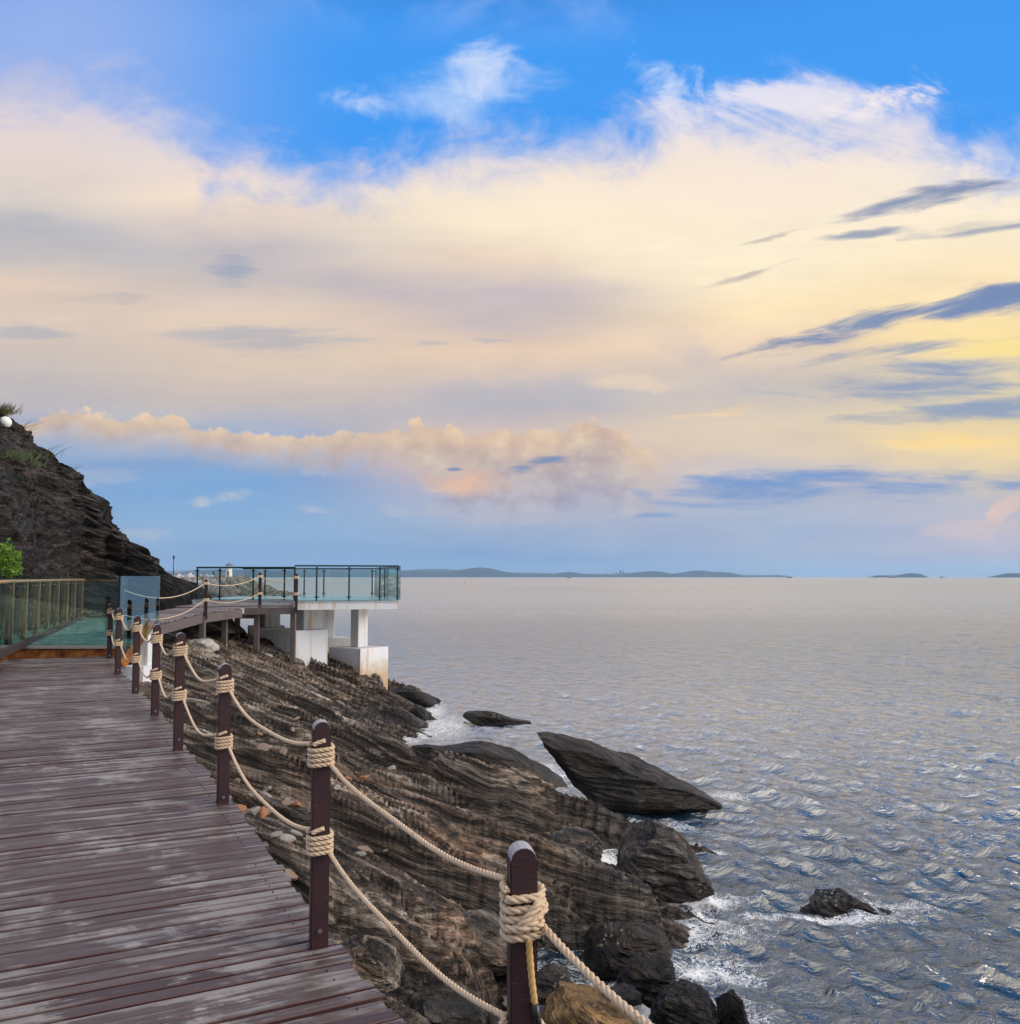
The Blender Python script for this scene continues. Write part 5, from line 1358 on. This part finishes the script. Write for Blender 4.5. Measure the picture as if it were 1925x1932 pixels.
mb = MB(); mb.tube([(0,0,-.3),(0,0,.5),(0,0,3.9)], [.16,.11,.07], 8); mb.build('pole', M_DKST, lt_)
mb = MB(); mb.tube([(0,0,3.9),(0,0,4.05),(0,0,4.5),(0,0,4.65),(0,0,4.95)], [.07,.16,.24,.20,.03], 8); mb.build('lantern', M_DKST, lt_)
p = at(432, 1089.5, 200); kt = empty('turret', tuple(p)); tag(kt, 'small white turret with a dark pointed roof on the breakwater', 'turret')
M_WHITE = simple('white_render', (.72,.70,.66), .7, var=.1)
mb = MB(); mb.tube([(0,0,-.4),(0,0,.3),(0,0,1.9),(0,0,2.05)], [.78,.70,.58,.72], 10); mb.tube([(0,0,2.05),(0,0,2.12),(0,0,2.13)], [.80,.80,.5], 10); mb.build('wall', M_WHITE, kt)
mb = MB()
for k in range(6):
    a = k * math.pi / 3; mb.tube([(.5*math.cos(a), .5*math.sin(a), 2.1), (.5*math.cos(a), .5*math.sin(a), 2.55)], .07, 6)
mb.build('pillar', M_WHITE, kt)
mb = MB(); mb.tube([(0,0,2.5),(0,0,2.55),(0,0,3.15)], [.85,.85,.05], 12); mb.build('roof', simple('turret_roof', (.10,.12,.16), .7), kt)
mb = MB(); mb.beam((0.0, -.64, .15), (0.0, -.60, 1.35), .3, .1); mb.build('door', M_JOIST, kt)

# ------------------------------------------------------------------ far coast, islands, boats
M_HILL = simple('distant_wooded_hill', (.015,.034,.052), .95, var=.4, scale=.004)
def hill(name, pts, Y, depth, seed, rough=6.0, label=None):
    # pts: pixel skyline; built as a solid ridge of real size at distance Y
    pr = sorted(pts); n = 420
    px = np.linspace(pr[0][0], pr[-1][0], n); py = np.interp(px, [a for a, b in pr], [b for a, b in pr])
    x = np.array([uv(p, 1088)[0] * Y for p in px]); z = np.array([(uv(962, q)[1]) * Y + CAMZ for q in py])
    z = np.maximum(z, 0) * (1 + .06 * fbm(x / 160, x * 0 + seed, 0, seed, 4, .6)) + rough * .5 * fbm(x / 55, x * 0, 0, seed + 3, 3, .7) * (z > 6)
    z = np.maximum(z, 1.0); z[0] = z[-1] = -1
    v = np.linspace(-1, 1, 25)
    prof = np.cos(v * math.pi / 2) ** .8
    X = x[None] + 0 * v[:, None]; Yy = Y + v[:, None] * depth + 0 * X
    Z = z[None] * prof[:, None] * (1 + .12 * fbm(X / 200, Yy / 200, 0, seed + 8, 3) * (1 - prof[:, None] ** 4)) - 1.0 * (1 - prof[:, None])
    o = mesh_obj(name, np.stack([X, Yy, Z], -1).reshape(-1, 3), grid_faces(25, n), M_HILL, smooth=True); tag(o, kind='structure')
hill('hills', [(250,1082),(300,1081),(340,1080),(400,1077),(440,1075),(500,1079),(560,1077),(620,1080),(680,1076),(740,1078),(790,1077),(840,1079),(870,1075),(890,1072),(905,1070.5),(925,1072),(950,1078),(985,1083),(1010,1082),(1040,1083),(1062,1080),(1080,1079),(1100,1083),(1130,1084),(1170,1083),(1200,1080),(1225,1077.5),(1245,1078.5),(1262,1083),(1285,1081),(1305,1077.5),(1318,1076),(1335,1078.5),(1352,1079),(1370,1080),(1385,1085),(1392,1088)], 8600, 700, 3)
hill('far_hills', [(150,1080),(330,1077),(420,1074),(520,1076),(640,1073),(760,1076),(800,1074),(835,1073),(880,1077),(960,1080),(1060,1082),(1200,1084),(1300,1084),(1400,1084.5),(1440,1085),(1470,1084.5),(1482,1088)], 12000, 500, 9, 2.0)
hill('island', [(1652,1088),(1658,1085.5),(1680,1085.5),(1700,1085),(1708,1083),(1718,1081.5),(1730,1082),(1735,1086),(1737,1088)], 6200, 160, 13, 2.5)
hill('island', [(1882,1088),(1892,1084.5),(1905,1081.5),(1918,1081.5),(1930,1084),(1950,1086),(1960,1088)], 6000, 180, 15, 2.5)
hill('island', [(1420,1088),(1432,1086.3),(1470,1086),(1482,1088)], 9000, 100, 17, 1.0)
M_TOWER = simple('distant_concrete', (.12,.13,.14), .8, var=.1)
rnd = random.Random(3)
tw = [(1171,1077,9),(1177,1078.5,6),(1163,1081,7),(1186,1081,6),(1155,1082,8),(1338,1079,6),(1346,1079.5,6),(1355,1080,5),(1332,1080,5),(1143,1082,6),(1195,1082,5)]
tlab = ['tallest of the distant tower blocks on the far coast', 'distant tower block immediately right of the tallest one', 'distant tower block immediately left of the tallest one', 'distant tower block second to the right of the tallest one', 'distant tower block second to the left of the tallest one',
 'distant tower block on the slope of the right-hand hill, second from its left', 'distant tower block on the right-hand hill, third from its left', 'rightmost distant tower block on the right-hand hill', 'leftmost distant tower block on the right-hand hill', 'leftmost distant tower block of the coast group', 'distant tower block at the foot of the middle hill, rightmost of the coast group']
for (px, py, w), lb in zip(tw, tlab):
    p = at(px, 1088, 7750); q = at(px, py, 7750); hh = q.z; ww = w * .5 * 7750 / FPX
    mb = MB(); mb.box((0, 0, hh / 2), (ww, 18, hh)); mb.box((ww * .1, 0, hh + 2), (ww * .4, 8, 4)); mb.box((-ww * .3, -9.3, hh * .45), (ww * .12, .8, hh * .85))
    o = mb.build('tower_block', M_TOWER); o.location = (p.x, p.y, 0); tag(o, lb, 'tower block', 'tower blocks on the far coast')
M_BOAT = simple('boat_hull', (.10,.07,.06), .6); M_BOATW = simple('boat_cabin', (.35,.33,.32), .6)
def boat(px, Y, L, hh, label):
    p = at(px, 1088, Y); t = empty('boat', (p.x, p.y, 0)); tag(t, label, 'boat')
    n = 15; vs = []; fs = []
    for i in range(n):
        s_ = i / (n - 1) * 2 - 1; w = L * .12 * (1 - abs(s_) ** 3) + .1; top = hh * .42 + hh * .18 * s_ * s_
        vs += [(s_ * L / 2, -w, top), (s_ * L / 2 * .94, -w * .5, -.5), (s_ * L / 2 * .94, w * .5, -.5), (s_ * L / 2, w, top)]
    for i in range(n - 1):
        for k in range(4): fs.append((i*4+k, i*4+(k+1) % 4, (i+1)*4+(k+1) % 4, (i+1)*4+k))
    fs += [(0,1,2,3), tuple((n-1)*4+k for k in (3,2,1,0))]
    mesh_obj('hull', vs, fs, M_BOAT, t)
    mb = MB(); mb.box((-L*.12, 0, hh*.6), (L*.38, L*.16, hh*.35)); mb.box((-L*.16, 0, hh*.86), (L*.2, L*.12, hh*.22)); mb.tube([(L*.2, 0, hh*.4), (L*.2, 0, hh*1.15)], L*.01, 6); mb.build('cabin', M_BOATW, t)
boat(1490, 3400, 19, 7.0, 'small dark boat on the horizon nearest to the middle of the picture')
boat(1684, 4200, 34, 9, 'long low dark boat on the horizon in front of the small island')
boat(1778, 4200, 24, 7.5, 'small pale boat on the horizon between the two right-hand islands')
boat(1740, 5200, 12, 6, 'tiny boat on the horizon just right of the low island')
boat(1074, 3300, 14, 5, 'tiny boat in front of the far coast, leftmost of the boats')
p = atz(879, 1103, 0); t = empty('sail_buoy', (p.x, p.y, 0)); tag(t, 'small yellow-orange marker buoy floating on the open sea', 'buoy')
M_OR = simple('buoy_orange', (.60,.32,.08), .5); mb = MB(); mb.tube([(0,0,-.2),(0,0,.0),(0,0,.5),(0,0,.62)], [.5,.85,.8,.3], 14); mb.build('float', M_OR, t)
mb = MB(); mb.tube([(0,0,.6),(0,0,1.5),(0,0,1.7),(0,0,2.6)], [.28,.18,.10,.05], 8); mb.build('topmark', M_OR, t)

# ------------------------------------------------------------------ sea haze
mb = MB(); mb.box((0, 4500, 88.5), (32000, 27500, 183))
mh = bpy.data.materials.new('sea_haze'); mh.use_nodes = True; mh.node_tree.nodes.clear(); nh = NT(mh.node_tree)
pv = nh.n('ShaderNodeVolumePrincipled'); pv.inputs['Density'].default_value = HAZE; pv.inputs['Color'].default_value = (.45, .70, .95, 1); pv.inputs['Anisotropy'].default_value = .3
oh = nh.n('ShaderNodeOutputMaterial'); nh.link(pv.outputs[0], oh.inputs['Volume'])
hz = mb.build('haze', mh); tag(hz, kind='stuff')
